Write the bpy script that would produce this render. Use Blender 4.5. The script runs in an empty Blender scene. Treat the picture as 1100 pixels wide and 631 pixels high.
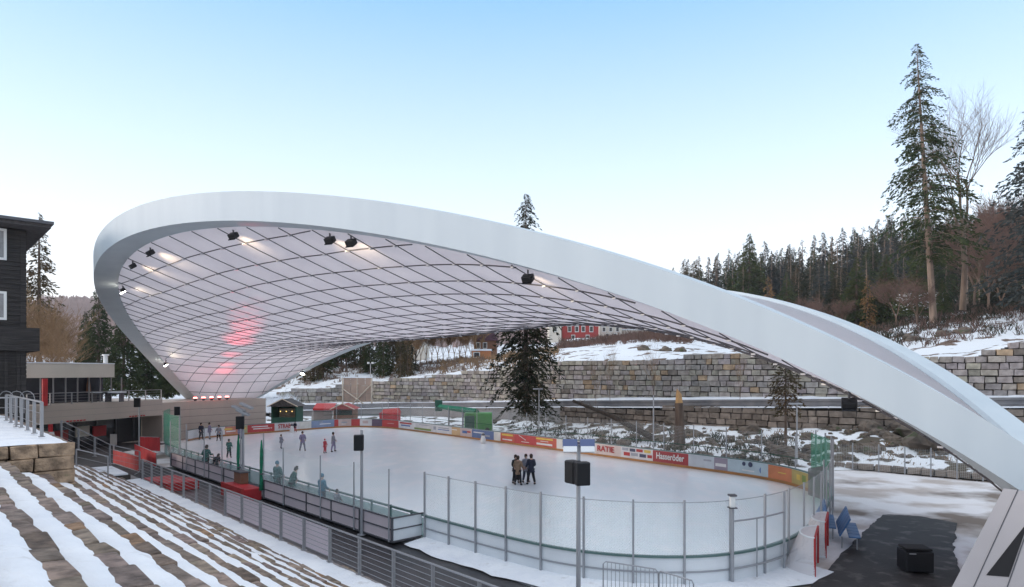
import bpy, bmesh, math, random
from mathutils import Vector, Matrix, noise
R = math.radians
PI = math.pi
random.seed(7)
scene = bpy.context.scene
col = scene.collection

# ------------------------------------------------------------------ camera
FPX, VH, CAMZ = 700.0, 400.0, 6.5          # focal length in photo pixels, horizon row, eye height
cam_d = bpy.data.cameras.new('camera'); cam = bpy.data.objects.new('camera', cam_d); col.objects.link(cam)
cam.location = (0, 0, CAMZ); cam.rotation_euler = (R(90), 0, 0)
cam_d.sensor_width = 36; cam_d.lens = 36 * FPX / 1100
cam_d.shift_y = (VH - 315.5) / 1100
cam_d.clip_start = 0.1; cam_d.clip_end = 4000
scene.camera = cam
scene.render.resolution_x = 1024; scene.render.resolution_y = 587

# ------------------------------------------------------------------ world and sun
SUN_EL, SUN_ROT = R(9), R(262)
w = bpy.data.worlds.new('World'); scene.world = w; w.use_nodes = True
nt = w.node_tree; nt.nodes.clear()
sky = nt.nodes.new('ShaderNodeTexSky'); sky.sky_type = 'NISHITA'; sky.sun_disc = False
sky.sun_elevation = SUN_EL; sky.sun_rotation = SUN_ROT; sky.altitude = 600; sky.air_density = 1.0
sky.dust_density = 0.6; sky.ozone_density = 1.2
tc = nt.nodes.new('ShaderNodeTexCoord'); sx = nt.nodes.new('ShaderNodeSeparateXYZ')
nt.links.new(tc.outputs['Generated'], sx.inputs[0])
cr = nt.nodes.new('ShaderNodeValToRGB')     # twilight: pale pink-white low, blue above, unseen zenith whitened to add fill light
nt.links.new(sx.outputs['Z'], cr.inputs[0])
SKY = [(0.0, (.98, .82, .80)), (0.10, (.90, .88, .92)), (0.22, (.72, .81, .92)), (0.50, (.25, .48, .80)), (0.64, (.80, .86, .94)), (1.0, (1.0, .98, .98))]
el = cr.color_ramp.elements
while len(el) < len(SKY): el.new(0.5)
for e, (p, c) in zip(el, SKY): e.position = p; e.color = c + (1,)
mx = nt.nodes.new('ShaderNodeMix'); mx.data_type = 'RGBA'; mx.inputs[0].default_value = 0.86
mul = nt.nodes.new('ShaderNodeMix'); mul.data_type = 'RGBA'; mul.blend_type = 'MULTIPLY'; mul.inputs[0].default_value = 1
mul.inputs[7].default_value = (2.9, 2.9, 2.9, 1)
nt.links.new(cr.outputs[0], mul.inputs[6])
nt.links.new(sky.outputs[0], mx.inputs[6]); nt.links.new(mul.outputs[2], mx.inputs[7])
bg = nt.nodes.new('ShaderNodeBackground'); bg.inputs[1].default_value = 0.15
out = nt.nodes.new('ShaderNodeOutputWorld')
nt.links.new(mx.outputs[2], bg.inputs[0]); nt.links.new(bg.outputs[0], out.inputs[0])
sl = bpy.data.lights.new('sun', 'SUN'); so = bpy.data.objects.new('sun', sl); col.objects.link(so)
sl.energy = 0.55; sl.angle = R(18); sl.color = (1.0, .86, .76)
so.rotation_euler = (R(90) - SUN_EL, 0, PI - SUN_ROT)
so.location = (0, -20, 60)
scene.view_settings.view_transform = 'Standard'; scene.view_settings.look = 'None'
scene.view_settings.exposure = 1.72; scene.view_settings.gamma = 1.0
scene.view_settings.use_curve_mapping = False

# ------------------------------------------------------------------ frames
def SP(s, p, z=0.0):            # s runs along the rink (away to the left), p across it
    return Vector((-.684 * s + .729 * p, .729 * s + .684 * p, z))
ANG_S = math.atan2(.729, -.684)  # world angle of the s direction
ANG_P = math.atan2(.684, .729)
def UY(u, Y, z=0.0):            # direction column u of the survey, distance Y
    return Vector(((u - 550) / FPX * Y, Y, z))
def ZV(v, Y): return CAMZ - (v - VH) * Y / FPX

def lerp(a, b, t): return a + (b - a) * t
def table(tab, x, k=1):
    if x <= tab[0][0]: return tab[0][k]
    for a, b in zip(tab, tab[1:]):
        if x <= b[0]: return lerp(a[k], b[k], (x - a[0]) / (b[0] - a[0]))
    return tab[-1][k]

# ------------------------------------------------------------------ materials
def mat(name, c, rough=.7, c2=None, scale=4.0, lo=.35, hi=.65, metal=0, bump=0, bscale=30, spec=.4, detail=5,
        attr=None, trans=None, emit=None, stretch=None, c3=None, s3=1.0, l3=.5, h3=.6, coord='Object', alpha=None):
    m = bpy.data.materials.new(name); m.use_nodes = True
    N = m.node_tree.nodes; L = m.node_tree.links
    b = N['Principled BSDF']; b.inputs['Roughness'].default_value = rough
    b.inputs['Metallic'].default_value = metal; b.inputs['Specular IOR Level'].default_value = spec
    b.inputs['Base Color'].default_value = tuple(c) + (1,)
    t = N.new('ShaderNodeTexCoord'); mp = N.new('ShaderNodeMapping'); L.new(t.outputs[coord], mp.inputs[0])
    if stretch: mp.inputs['Scale'].default_value = stretch
    src = None
    if c2:
        n = N.new('ShaderNodeTexNoise'); n.inputs['Scale'].default_value = scale; n.inputs['Detail'].default_value = detail
        L.new(mp.outputs[0], n.inputs['Vector'])
        mr = N.new('ShaderNodeMapRange'); mr.inputs[1].default_value = lo; mr.inputs[2].default_value = hi
        L.new(n.outputs[0], mr.inputs[0])
        mixn = N.new('ShaderNodeMix'); mixn.data_type = 'RGBA'
        mixn.inputs[6].default_value = tuple(c) + (1,); mixn.inputs[7].default_value = tuple(c2) + (1,)
        L.new(mr.outputs[0], mixn.inputs[0]); src = mixn.outputs[2]
    if c3:
        n = N.new('ShaderNodeTexNoise'); n.inputs['Scale'].default_value = s3; n.inputs['Detail'].default_value = 7
        L.new(mp.outputs[0], n.inputs['Vector'])
        mr = N.new('ShaderNodeMapRange'); mr.inputs[1].default_value = l3; mr.inputs[2].default_value = h3
        L.new(n.outputs[0], mr.inputs[0])
        m3 = N.new('ShaderNodeMix'); m3.data_type = 'RGBA'; m3.inputs[7].default_value = tuple(c3) + (1,)
        if src: L.new(src, m3.inputs[6])
        else: m3.inputs[6].default_value = tuple(c) + (1,)
        L.new(mr.outputs[0], m3.inputs[0]); src = m3.outputs[2]
    if attr:
        a = N.new('ShaderNodeAttribute'); a.attribute_name = attr
        mm = N.new('ShaderNodeMix'); mm.data_type = 'RGBA'; mm.blend_type = 'MULTIPLY'; mm.inputs[0].default_value = 1
        if src: L.new(src, mm.inputs[6])
        else: mm.inputs[6].default_value = tuple(c) + (1,)
        L.new(a.outputs[0], mm.inputs[7]); src = mm.outputs[2]
    if src: L.new(src, b.inputs['Base Color'])
    if bump:
        n = N.new('ShaderNodeTexNoise'); n.inputs['Scale'].default_value = bscale; n.inputs['Detail'].default_value = 6
        L.new(mp.outputs[0], n.inputs['Vector'])
        bp = N.new('ShaderNodeBump'); bp.inputs['Strength'].default_value = bump; bp.inputs['Distance'].default_value = .05
        L.new(n.outputs[0], bp.inputs['Height']); L.new(bp.outputs[0], b.inputs['Normal'])
    if emit:
        b.inputs['Emission Color'].default_value = tuple(emit[0]) + (1,); b.inputs['Emission Strength'].default_value = emit[1]
    if trans:
        tr = N.new('ShaderNodeBsdfTranslucent'); tr.inputs[0].default_value = tuple(c) + (1,)
        if src: L.new(src, tr.inputs[0])
        ms = N.new('ShaderNodeMixShader'); ms.inputs[0].default_value = trans
        L.new(b.outputs[0], ms.inputs[1]); L.new(tr.outputs[0], ms.inputs[2]); L.new(ms.outputs[0], N['Material Output'].inputs[0])
    if alpha is not None: b.inputs['Alpha'].default_value = alpha
    return m

def net_mat(name, c, cell=.05, wire=.16, diag=True, film=.0):
    m = bpy.data.materials.new(name); m.use_nodes = True
    N = m.node_tree.nodes; L = m.node_tree.links
    b = N['Principled BSDF']; b.inputs['Base Color'].default_value = tuple(c) + (1,); b.inputs['Roughness'].default_value = .7
    uv = N.new('ShaderNodeUVMap'); uv.uv_map = 'UVMap'
    mp = N.new('ShaderNodeMapping'); mp.inputs['Scale'].default_value = (1 / cell, 1 / cell, 1)
    if diag: mp.inputs['Rotation'].default_value = (0, 0, R(45))
    L.new(uv.outputs[0], mp.inputs[0])
    sp = N.new('ShaderNodeSeparateXYZ'); L.new(mp.outputs[0], sp.inputs[0])
    outs = []
    for k in (0, 1):
        f = N.new('ShaderNodeMath'); f.operation = 'FRACT'; L.new(sp.outputs[k], f.inputs[0])
        l = N.new('ShaderNodeMath'); l.operation = 'LESS_THAN'; l.inputs[1].default_value = wire; L.new(f.outputs[0], l.inputs[0]); outs.append(l)
    mxx = N.new('ShaderNodeMath'); mxx.operation = 'MAXIMUM'; L.new(outs[0].outputs[0], mxx.inputs[0]); L.new(outs[1].outputs[0], mxx.inputs[1])
    m2 = N.new('ShaderNodeMath'); m2.operation = 'MAXIMUM'; m2.inputs[1].default_value = film; L.new(mxx.outputs[0], m2.inputs[0])
    L.new(m2.outputs[0], b.inputs['Alpha'])
    return m

M = {}
M['white_paint'] = mat('white_paint', (.56, .62, .65), .55, (.52, .58, .615), 1.2, bump=.02, bscale=3, stretch=(1, 1, .12))
M['membrane'] = mat('membrane', (.82, .735, .735), .6, (.75, .67, .68), .6, trans=.60)
M['roof_skin'] = mat('roof_skin', (.90, .91, .93), .6, (.86, .87, .89), .5, trans=.85)
M['cable'] = mat('cable', (.085, .08, .085), .5)
M['clamp'] = mat('clamp', (.55, .55, .57), .4)
M['snow'] = mat('snow', (.84, .86, .89), .8, (.74, .77, .82), 1.1, bump=.8, bscale=7, spec=.2, c3=(.62, .62, .63), s3=2.5, l3=.62, h3=.75)
M['snow_dirty'] = mat('snow_dirty', (.72, .71, .72), .85, (.46, .41, .38), .35, lo=.46, hi=.62, bump=.7, bscale=1.6, spec=.2, c3=(.20, .165, .14), s3=.16, l3=.55, h3=.64)
M['hill'] = mat('hill', (.74, .77, .80), .9, (.16, .115, .09), .45, lo=.56, hi=.60, bump=.7, bscale=.8, spec=.15, detail=8)
M['slope'] = mat('slope', (.76, .79, .82), .9, (.10, .085, .065), .55, lo=.52, hi=.57, bump=.8, bscale=1.5, spec=.15, detail=8)
M['forest_floor'] = mat('forest_floor', (.10, .08, .06), .9, (.55, .57, .60), .09, lo=.58, hi=.62, spec=.1, detail=8)
M['ice'] = mat('ice', (.90, .945, .95), .22, (.84, .91, .93), .12, lo=.3, hi=.7, c3=(.94, .96, .96), s3=.9, l3=.48, h3=.62, spec=.4, bump=.04, bscale=6, stretch=(1, .45, 1))
M['asphalt'] = mat('asphalt', (.035, .034, .036), .75, (.06, .055, .055), .5, bump=.2, bscale=20, c3=(.09, .085, .085), s3=.25, l3=.55, h3=.7)
M['wet'] = mat('wet', (.022, .022, .025), .35, (.045, .042, .043), .6, bump=.1, bscale=10, c3=(.10, .095, .095), s3=.3, l3=.58, h3=.66)
M['pad'] = mat('pad', (.014, .012, .013), .65, (.032, .028, .028), .5, bump=.15, bscale=9, c3=(.11, .10, .098), s3=1.6, l3=.54, h3=.70, detail=8)
M['road'] = mat('road', (.07, .07, .073), .8, (.4, .4, .42), .3, lo=.58, hi=.66)
M['stone'] = mat('stone', (.43, .39, .34), .85, (.27, .24, .21), 2.2, attr='tint', bump=.5, bscale=6)
M['terrace_stone'] = mat('terrace_stone', (.31, .24, .19), .85, (.13, .10, .08), 4.5, attr='tint', bump=.9, bscale=16, c3=(.09, .10, .06), s3=1.6, l3=.64, h3=.74)
M['panel_grey'] = mat('panel_grey', (.40, .38, .39), .6, (.34, .325, .335), .35)
M['joint'] = mat('joint', (.05, .045, .04), .95)
M['rock'] = mat('rock', (.17, .135, .105), .85, (.08, .065, .055), 1.5, bump=.8, bscale=4, c3=(.07, .085, .04), s3=.8, l3=.58, h3=.66)
M['steel'] = mat('steel', (.30, .30, .31), .45, metal=.5)
M['galv'] = mat('galv', (.36, .37, .39), .5, metal=.4)
M['rail_steel'] = mat('rail_steel', (.13, .13, .14), .6, (.20, .19, .19), .8)
M['dark_rail'] = mat('dark_rail', (.10, .17, .16), .5)
M['wood_dark'] = mat('wood_dark', (.020, .018, .018), .8, (.045, .04, .038), 3, stretch=(.3, .3, 6), bump=.5, bscale=4)
M['shingle'] = mat('shingle', (.05, .045, .045), .8, (.09, .08, .08), 6, bump=.4, bscale=8)
M['window_white'] = mat('window_white', (.72, .72, .70), .5)
M['glass_dark'] = mat('glass_dark', (.02, .022, .028), .08, spec=.6)
M['curtain'] = mat('curtain', (.24, .24, .25), .2, (.18, .18, .19), 6, spec=.6)
M['clad'] = mat('clad', (.50, .43, .37), .6, (.44, .38, .33), .4)
M['concrete'] = mat('concrete', (.30, .28, .27), .8, (.24, .225, .22), .6, bump=.1, bscale=8)
M['shade_glass'] = mat('shade_glass', (.05, .055, .07), .15, (.02, .02, .03), .4, spec=.6)
M['red'] = mat('red', (.50, .025, .03), .55, (.36, .02, .025), 1)
M['red_plastic'] = mat('red_plastic', (.42, .03, .03), .55)
M['orange'] = mat('orange', (.42, .19, .06), .6, (.32, .17, .07), 1)
M['board_white'] = mat('board_white', (.76, .78, .79), .45, (.66, .69, .71), .6)
M['panel_pink'] = mat('panel_pink', (.62, .53, .54), .5, (.55, .47, .49), .5)
M['black'] = mat('black', (.012, .013, .016), .5)
M['black_matt'] = mat('black_matt', (.010, .010, .012), .8)
M['grey_dark'] = mat('grey_dark', (.09, .09, .10), .6)
M['blue_seat'] = mat('blue_seat', (.06, .16, .34), .45, (.05, .12, .27), 1)
M['net_white'] = net_mat('net_white', (.70, .78, .77), .07, .15)
M['net_fine'] = net_mat('net_fine', (.55, .58, .58), .10, .06, False)
M['net_green'] = net_mat('net_green', (.03, .26, .16), .05, .38)
M['net_mesh'] = net_mat('net_mesh', (.12, .12, .12), .04, .6)
M['goal_net'] = net_mat('goal_net', (.74, .70, .70), .05, .48)
M['green_cloth'] = mat('green_cloth', (.01, .20, .10), .8, (.01, .12, .07), 6)
M['green_metal'] = mat('green_metal', (.06, .34, .05), .5, (.04, .22, .04), .7)
M['dark_green'] = mat('dark_green', (.02, .085, .06), .6)
M['needle'] = mat('needle', (.030, .052, .022), .8, (.060, .072, .028), .45, spec=.15, trans=.15)
M['needle_green'] = mat('needle_green', (.040, .066, .026), .8, (.085, .095, .035), .5, spec=.15, trans=.15)
M['needle_dark'] = mat('needle_dark', (.022, .032, .020), .8, (.045, .045, .024), .35, spec=.15, trans=.1)
M['needle_blue'] = mat('needle_blue', (.034, .048, .050), .8, (.060, .064, .058), .3, spec=.15, trans=.1)
M['needle_brown'] = mat('needle_brown', (.10, .065, .035), .8, (.055, .06, .03), .4, spec=.15, trans=.1)
M['larch'] = mat('larch', (.30, .17, .07), .8, (.20, .12, .06), .5, spec=.15, trans=.15)
M['bark'] = mat('bark', (.14, .10, .075), .9, (.07, .05, .04), 2.5, bump=.6, bscale=8, stretch=(1, 1, .25))
M['bark_pale'] = mat('bark_pale', (.30, .22, .17), .9, (.17, .12, .09), 2, bump=.5, bscale=8, stretch=(1, 1, .3))
M['bark_mid'] = mat('bark_mid', (.20, .145, .11), .9, (.11, .08, .06), 2, bump=.5, bscale=8, stretch=(1, 1, .3))
M['birch'] = mat('birch', (.55, .50, .46), .8, (.2, .17, .15), 3, lo=.5, hi=.6, stretch=(1, 1, .6))
M['wood_log'] = mat('wood_log', (.06, .045, .035), .9, (.03, .025, .02), 3)
M['twig'] = mat('twig', (.17, .115, .085), .9)
M['twig_red'] = mat('twig_red', (.17, .10, .08), .9, (.11, .07, .055), .4)
M['twig_gold'] = mat('twig_gold', (.30, .19, .10), .9, (.22, .14, .08), .3)
M['far_wood'] = mat('far_wood', (.50, .375, .345), .95, (.40, .31, .285), .03, spec=.05)
M['skin'] = mat('skin', (.50, .30, .22), .6)
M['dead_wood'] = mat('dead_wood', (.30, .24, .18), .9, (.16, .12, .09), 3, stretch=(1, 1, .2), bump=.5, bscale=9)
M['split_wood'] = mat('split_wood', (.55, .33, .14), .8, (.4, .24, .12), 4, stretch=(1, 1, .2))
M['ply'] = mat('ply', (.45, .32, .25), .8, (.37, .27, .22), 1)
M['timber'] = mat('timber', (.66, .56, .46), .8, (.5, .42, .33), 3)
M['roof_red'] = mat('roof_red', (.34, .04, .035), .7)
M['roof_purple'] = mat('roof_purple', (.11, .055, .075), .8, (.08, .04, .055), 2)
M['house_red'] = mat('house_red', (.40, .055, .05), .7, (.34, .05, .045), .5)
M['cream'] = mat('cream', (.62, .56, .48), .7, (.55, .50, .43), .4)
M['house_brown'] = mat('house_brown', (.20, .10, .06), .8)
M['garage_wood'] = mat('garage_wood', (.50, .20, .08), .7, (.4, .16, .07), 1)
M['lamp_white'] = mat('lamp_white', (.8, .8, .8), .3, emit=((1, .93, .82), 14))
M['lamp_red'] = mat('lamp_red', (.9, .1, .1), .3, emit=((1, .12, .10), 6))
M['blue_sign'] = mat('blue_sign', (.10, .13, .25), .5)

# ------------------------------------------------------------------ mesh builder
class MB:
    def __init__(s): s.v = []; s.f = []; s.uv = {}; s.tint = {}
    def q(s, pts, uv=None):
        n = len(s.v); s.v += [tuple(p) for p in pts]; s.f.append(tuple(range(n, n + len(pts))))
        if uv: s.uv[len(s.f) - 1] = uv
    def box(s, c, size, rz=0, jit=0, mtx=None, tint=None):
        n = len(s.v); hx, hy, hz = size[0] / 2, size[1] / 2, size[2] / 2
        ca, sa = math.cos(rz), math.sin(rz)
        for dz in (-hz, hz):
            for dx, dy in ((-hx, -hy), (hx, -hy), (hx, hy), (-hx, hy)):
                a = dx + random.uniform(-jit, jit); b = dy + random.uniform(-jit, jit); cc = dz + random.uniform(-jit, jit)
                p = Vector((a * ca - b * sa, a * sa + b * ca, cc))
                if mtx: p = mtx @ p
                s.v.append((c[0] + p.x, c[1] + p.y, c[2] + p.z))
        f0 = len(s.f)
        s.f += [(n, n + 3, n + 2, n + 1), (n + 4, n + 5, n + 6, n + 7), (n, n + 1, n + 5, n + 4), (n + 1, n + 2, n + 6, n + 5), (n + 2, n + 3, n + 7, n + 6), (n + 3, n, n + 4, n + 7)]
        if tint:
            for k in range(f0, len(s.f)): s.tint[k] = tint
        return s
    def tube(s, pts, rad, n=6, cap=True):
        pts = [Vector(p) for p in pts]
        if not isinstance(rad, (list, tuple)): rad = [rad] * len(pts)
        rings = []
        for i, p in enumerate(pts):
            d = (pts[min(i + 1, len(pts) - 1)] - pts[max(i - 1, 0)])
            if d.length < 1e-6: d = Vector((0, 0, 1))
            d.normalize()
            up = Vector((0, 0, 1)) if abs(d.z) < .9 else Vector((1, 0, 0))
            a = d.cross(up).normalized(); b = d.cross(a)
            k = len(s.v)
            for j in range(n):
                t = 2 * PI * j / n
                q = p + (a * math.cos(t) + b * math.sin(t)) * rad[i]; s.v.append(tuple(q))
            rings.append(k)
        for k0, k1 in zip(rings, rings[1:]):
            for j in range(n): s.f.append((k0 + j, k0 + (j + 1) % n, k1 + (j + 1) % n, k1 + j))
        if cap:
            s.f.append(tuple(rings[0] + j for j in reversed(range(n)))); s.f.append(tuple(rings[-1] + j for j in range(n)))
        return s
    def prism(s, poly, z0, z1):     # poly: plan outline, counter-clockwise
        n = len(s.v); k = len(poly)
        for p in poly: s.v.append((p[0], p[1], z0 if not callable(z0) else z0(p)))
        for p in poly: s.v.append((p[0], p[1], z1 if not callable(z1) else z1(p)))
        s.f.append(tuple(n + i for i in reversed(range(k)))); s.f.append(tuple(n + k + i for i in range(k)))
        for i in range(k):
            j = (i + 1) % k; s.f.append((n + i, n + j, n + k + j, n + k + i))
        return s
    def grid(s, rows, uv=None):
        n = len(s.v); w_ = len(rows[0])
        for r in rows: s.v += [tuple(p) for p in r]
        for i in range(len(rows) - 1):
            for j in range(w_ - 1):
                a = n + i * w_ + j; s.f.append((a, a + 1, a + w_ + 1, a + w_))
                if uv: s.uv[len(s.f) - 1] = [uv[i][j], uv[i][j + 1], uv[i + 1][j + 1], uv[i + 1][j]]
        return s
    def mesh(s, name, smooth=False):
        me = bpy.data.meshes.new(name); me.from_pydata(s.v, [], s.f)
        if s.uv:
            l = me.uv_layers.new(name='UVMap')
            for fi, uv in s.uv.items():
                for k, li in enumerate(me.polygons[fi].loop_indices): l.data[li].uv = uv[k]
        if s.tint:
            a = me.attributes.new('tint', 'FLOAT_COLOR', 'CORNER')
            for p in me.polygons:
                c = s.tint.get(p.index, (1, 1, 1))
                for li in p.loop_indices: a.data[li].color = (c[0], c[1], c[2], 1)
        if smooth: me.polygons.foreach_set('use_smooth', [True] * len(me.polygons))
        me.update(); return me
    def build(s, name, material, parent=None, smooth=False, bevel=0):
        o = bpy.data.objects.new(name, s.mesh(name, smooth)); col.objects.link(o)
        if material: o.data.materials.append(M[material] if isinstance(material, str) else material)
        if parent:
            o.parent = parent; o.matrix_parent_inverse = Matrix.Translation(-parent.location) if parent.type == 'EMPTY' and parent.rotation_euler.z == 0 else parent.matrix_basis.inverted()
        if bevel:
            b = o.modifiers.new('bevel', 'BEVEL'); b.width = bevel; b.segments = 2; b.limit_method = 'ANGLE'
        return o

def tag(o, label=None, cat=None, group=None, kind=None):
    if label: o['label'] = label
    if cat: o['category'] = cat
    if group: o['group'] = group
    if kind: o['kind'] = kind
    return o
def thing(name, label, cat, loc=(0, 0, 0), rz=0, group=None):
    o = bpy.data.objects.new(name, None); col.objects.link(o); o.empty_display_size = .3
    o.location = loc; o.rotation_euler = (0, 0, rz)
    return tag(o, label, cat, group)
def structure(o): o['kind'] = 'structure'; return o
def dup(root, loc, rz=0, label=None, group=None, sc=1.0):
    def cp(o, par):
        c = o.copy(); col.objects.link(c); c.parent = par
        for ch in [x for x in kids.get(o.name, [])]: cp(ch, c)
        return c
    kids = {}
    for o in root.children_recursive: kids.setdefault(o.parent.name, []).append(o)
    r = cp(root, None); r.location = loc; r.rotation_euler = (0, 0, rz); r.scale = (sc, sc, sc) if not isinstance(sc, tuple) else sc
    if label: r['label'] = label
    if group: r['group'] = group
    return r
def text_mesh(body, size, material, loc, ang, parent, name='lettering', depth=.004, bold=False, tilt=R(90), sx=1.0):
    cu = bpy.data.curves.new(name, 'FONT'); cu.body = body; cu.size = size; cu.extrude = depth; cu.align_x = 'CENTER'; cu.align_y = 'CENTER'
    if bold: cu.offset = size * .02
    t = bpy.data.objects.new(name, cu); col.objects.link(t)
    bpy.context.view_layer.update()
    me = bpy.data.meshes.new_from_object(t.evaluated_get(bpy.context.evaluated_depsgraph_get()))
    bpy.data.objects.remove(t)
    me.name = name
    me.transform(Matrix.Translation(Vector(loc)) @ Matrix.Rotation(ang, 4, 'Z') @ Matrix.Rotation(tilt, 4, 'X') @ Matrix.Diagonal((sx, 1, 1, 1)))
    o = bpy.data.objects.new(name, me); col.objects.link(o); me.materials.clear(); me.materials.append(M[material])
    if parent:
        o.parent = parent; pi = Matrix.LocRotScale(parent.location, parent.rotation_euler, parent.scale).inverted(); o.matrix_parent_inverse = pi
    return o

def catmull(pts, n, closed=False):
    out = []
    m = len(pts); rng = range(m if closed else m - 1)
    g = lambda i: Vector(pts[i % m]) if closed else Vector(pts[max(0, min(m - 1, i))])
    for i in rng:
        p0, p1, p2, p3 = g(i - 1), g(i), g(i + 1), g(i + 2)
        for k in range(n):
            t = k / n
            out.append(.5 * ((2 * p1) + (p2 - p0) * t + (2 * p0 - 5 * p1 + 4 * p2 - p3) * t * t + (3 * p1 - p0 - 3 * p2 + p3) * t ** 3))
    if not closed: out.append(g(m - 1))
    return out
def resample(pts, step):
    out = [pts[0].copy()]; acc = 0
    for a, b in zip(pts, pts[1:]):
        L = (b - a).length; d = step - acc
        while d <= L:
            out.append(a.lerp(b, d / L)); d += step
        acc = (acc + L) % step if L > 0 else acc
    return out

# ================================================================== GROUND
W = [(-700, 60, 2, 2.5), (-100, 78, 2, 2.5), (100, 95, 2, 2.4), (200, 105, 1.8, 2.6), (300, 106, 1.2, 3.5), (370, 106, 1.3, 4.4), (400, 106, 1.4, 5.0),
     (430, 103, 1.5, 5.7), (470, 100, 1.7, 6.0), (515, 95, 2.1, 6.8), (540, 91, 2.3, 7.1), (605, 79, 3.0, 8.1), (700, 71, 3.5, 8.0), (780, 66, 3.7, 8.4),
     (850, 62, 3.9, 8.4), (930, 58.5, 4.0, 8.0), (1000, 56, 4.1, 7.8), (1042, 54.7, 4.2, 7.9), (1085, 53.5, 4.3, 8.9), (1150, 52, 4.4, 9.5), (1400, 47, 4.6, 10), (2400, 40, 5, 11)]
RD = [(200, 96, .5, 0), (280, 97, .6, .0), (430, 95, 1.3, .2), (515, 87, 1.7, .4), (605, 72, 2.6, .9), (700, 65, 2.95, 1.4), (780, 60.5, 3.2, 1.5), (850, 56.5, 3.4, 1.7),
      (930, 53, 3.6, 2.0), (1000, 50, 3.75, 2.0), (1100, 47.5, 3.9, 2.1), (1400, 41, 4.2, 2.3), (2400, 34, 4.6, 2.5)]
EG = [(200, 84), (280, 84), (430, 79.5), (515, 67.5), (605, 57), (700, 50), (780, 46), (850, 43.5), (930, 43.5), (1000, 41), (1100, 38), (1400, 31), (2400, 26)]
HC = {-700: [(150, 8), (400, 30), (900, 80), (1500, 90)], 0: [(150, 6), (350, 15), (700, 76), (1500, 80)], 100: [(150, 6), (350, 15), (700, 74), (1500, 80)],
      200: [(150, 6), (350, 20), (700, 66), (1500, 80)], 320: [(130, 7), (350, 20), (700, 55), (1500, 70)], 420: [(125, 7), (160, 9), (350, 20), (700, 50), (1500, 60)],
      500: [(130, 9.0), (170, 12), (350, 20), (700, 45), (1500, 60)], 560: [(120, 9.4), (170, 13), (350, 20), (700, 45), (1500, 60)],
      620: [(95, 8.9), (120, 11.2), (150, 14), (350, 22), (1500, 50)], 700: [(85, 9.2), (100, 11), (130, 14), (350, 22), (1500, 50)],
      800: [(85, 9.2), (100, 10.5), (150, 13.5), (350, 24), (1500, 50)], 900: [(80, 10), (110, 13.5), (150, 16), (350, 26), (1500, 50)],
      1000: [(68, 10), (85, 13.5), (110, 17.0), (150, 18.5), (350, 28), (1500, 50)], 1100: [(62, 10), (75, 13.5), (110, 18), (150, 20), (350, 32), (1500, 60)],
      1400: [(75, 16), (150, 26), (350, 45), (1500, 60)], 2400: [(75, 20), (150, 35), (350, 60), (1500, 80)]}
HK = sorted(HC)
def hcol(k, Y):
    Yw, zt = table(W, k, 1), table(W, k, 3)
    return table([(Yw, zt)] + [t for t in HC[k] if t[0] > Yw + 3], Y)
def hill_z(u, Y, nz=True):
    u = max(-700, min(2400, u))
    for a, b in zip(HK, HK[1:]):
        if u <= b: break
    t = (u - a) / (b - a)
    za, zb = hcol(a, max(Y, table(W, a, 1))), hcol(b, max(Y, table(W, b, 1)))
    z = lerp(za, zb, t)
    d = Y - table(W, u, 1)
    k = max(0, min(1, d / 6))
    zt = table(W, u, 3); k2 = max(0, min(1, d / 12)); z = lerp(zt - .1, z, k2)
    if nz:
        p = UY(u, Y)
        z += k * (noise.noise(p * .05) * 1.0 + noise.noise(p * .17) * .45 + noise.noise(p * .6) * .12) * (1 if Y < 300 else 3)
    return z

us = [-700 + i * 40 for i in range(20)] + [100 + i * 10 for i in range(110)] + [1200 + i * 60 for i in range(21)]
# plaza
structure(MB().prism([(-1500, -300), (1500, -300), (1500, 2000), (-1500, 2000)], -.9, -.15).build('ground', 'snow_dirty'))
mb = MB()
rows = []
for k in range(40):
    t = k / 39
    rows.append([])
    for u in us:
        Ye = table(EG, u); Y = lerp(14, Ye, t) if u >= 200 else lerp(14, table(W, u, 1), t)
        p = UY(u, Y)
        rows[-1].append((p.x, p.y, -.05 + (noise.noise(p * .4) * .05 if u > 880 and t > .3 else 0)))
mb.grid(rows); structure(mb.build('plaza', 'snow_dirty', smooth=True))
# rocky slope below the road
mb = MB(); rows = []
us2 = [u for u in us if u >= 200]
def slope_pt(u, t):
    Ye, Yf, zf = table(EG, u), table(RD, u, 1) - .55, table(RD, u, 3)
    Y = lerp(Ye, Yf, t); p = UY(u, Y)
    k = min(1, t * 6, (1 - t) * 6 + .1)
    lo = .35 if u > 885 else 0
    p.z = lerp(lo * min(1, t * 12), zf, t ** 1.1) + k * (noise.noise(p * .35) * .35 + noise.noise(p * 1.1) * .16) - .04 * (1 - t)
    return p
for k in range(26): rows.append([slope_pt(u, k / 25) for u in us2])
mb.grid(rows); structure(mb.build('rocky_slope', 'slope', smooth=True))
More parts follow.
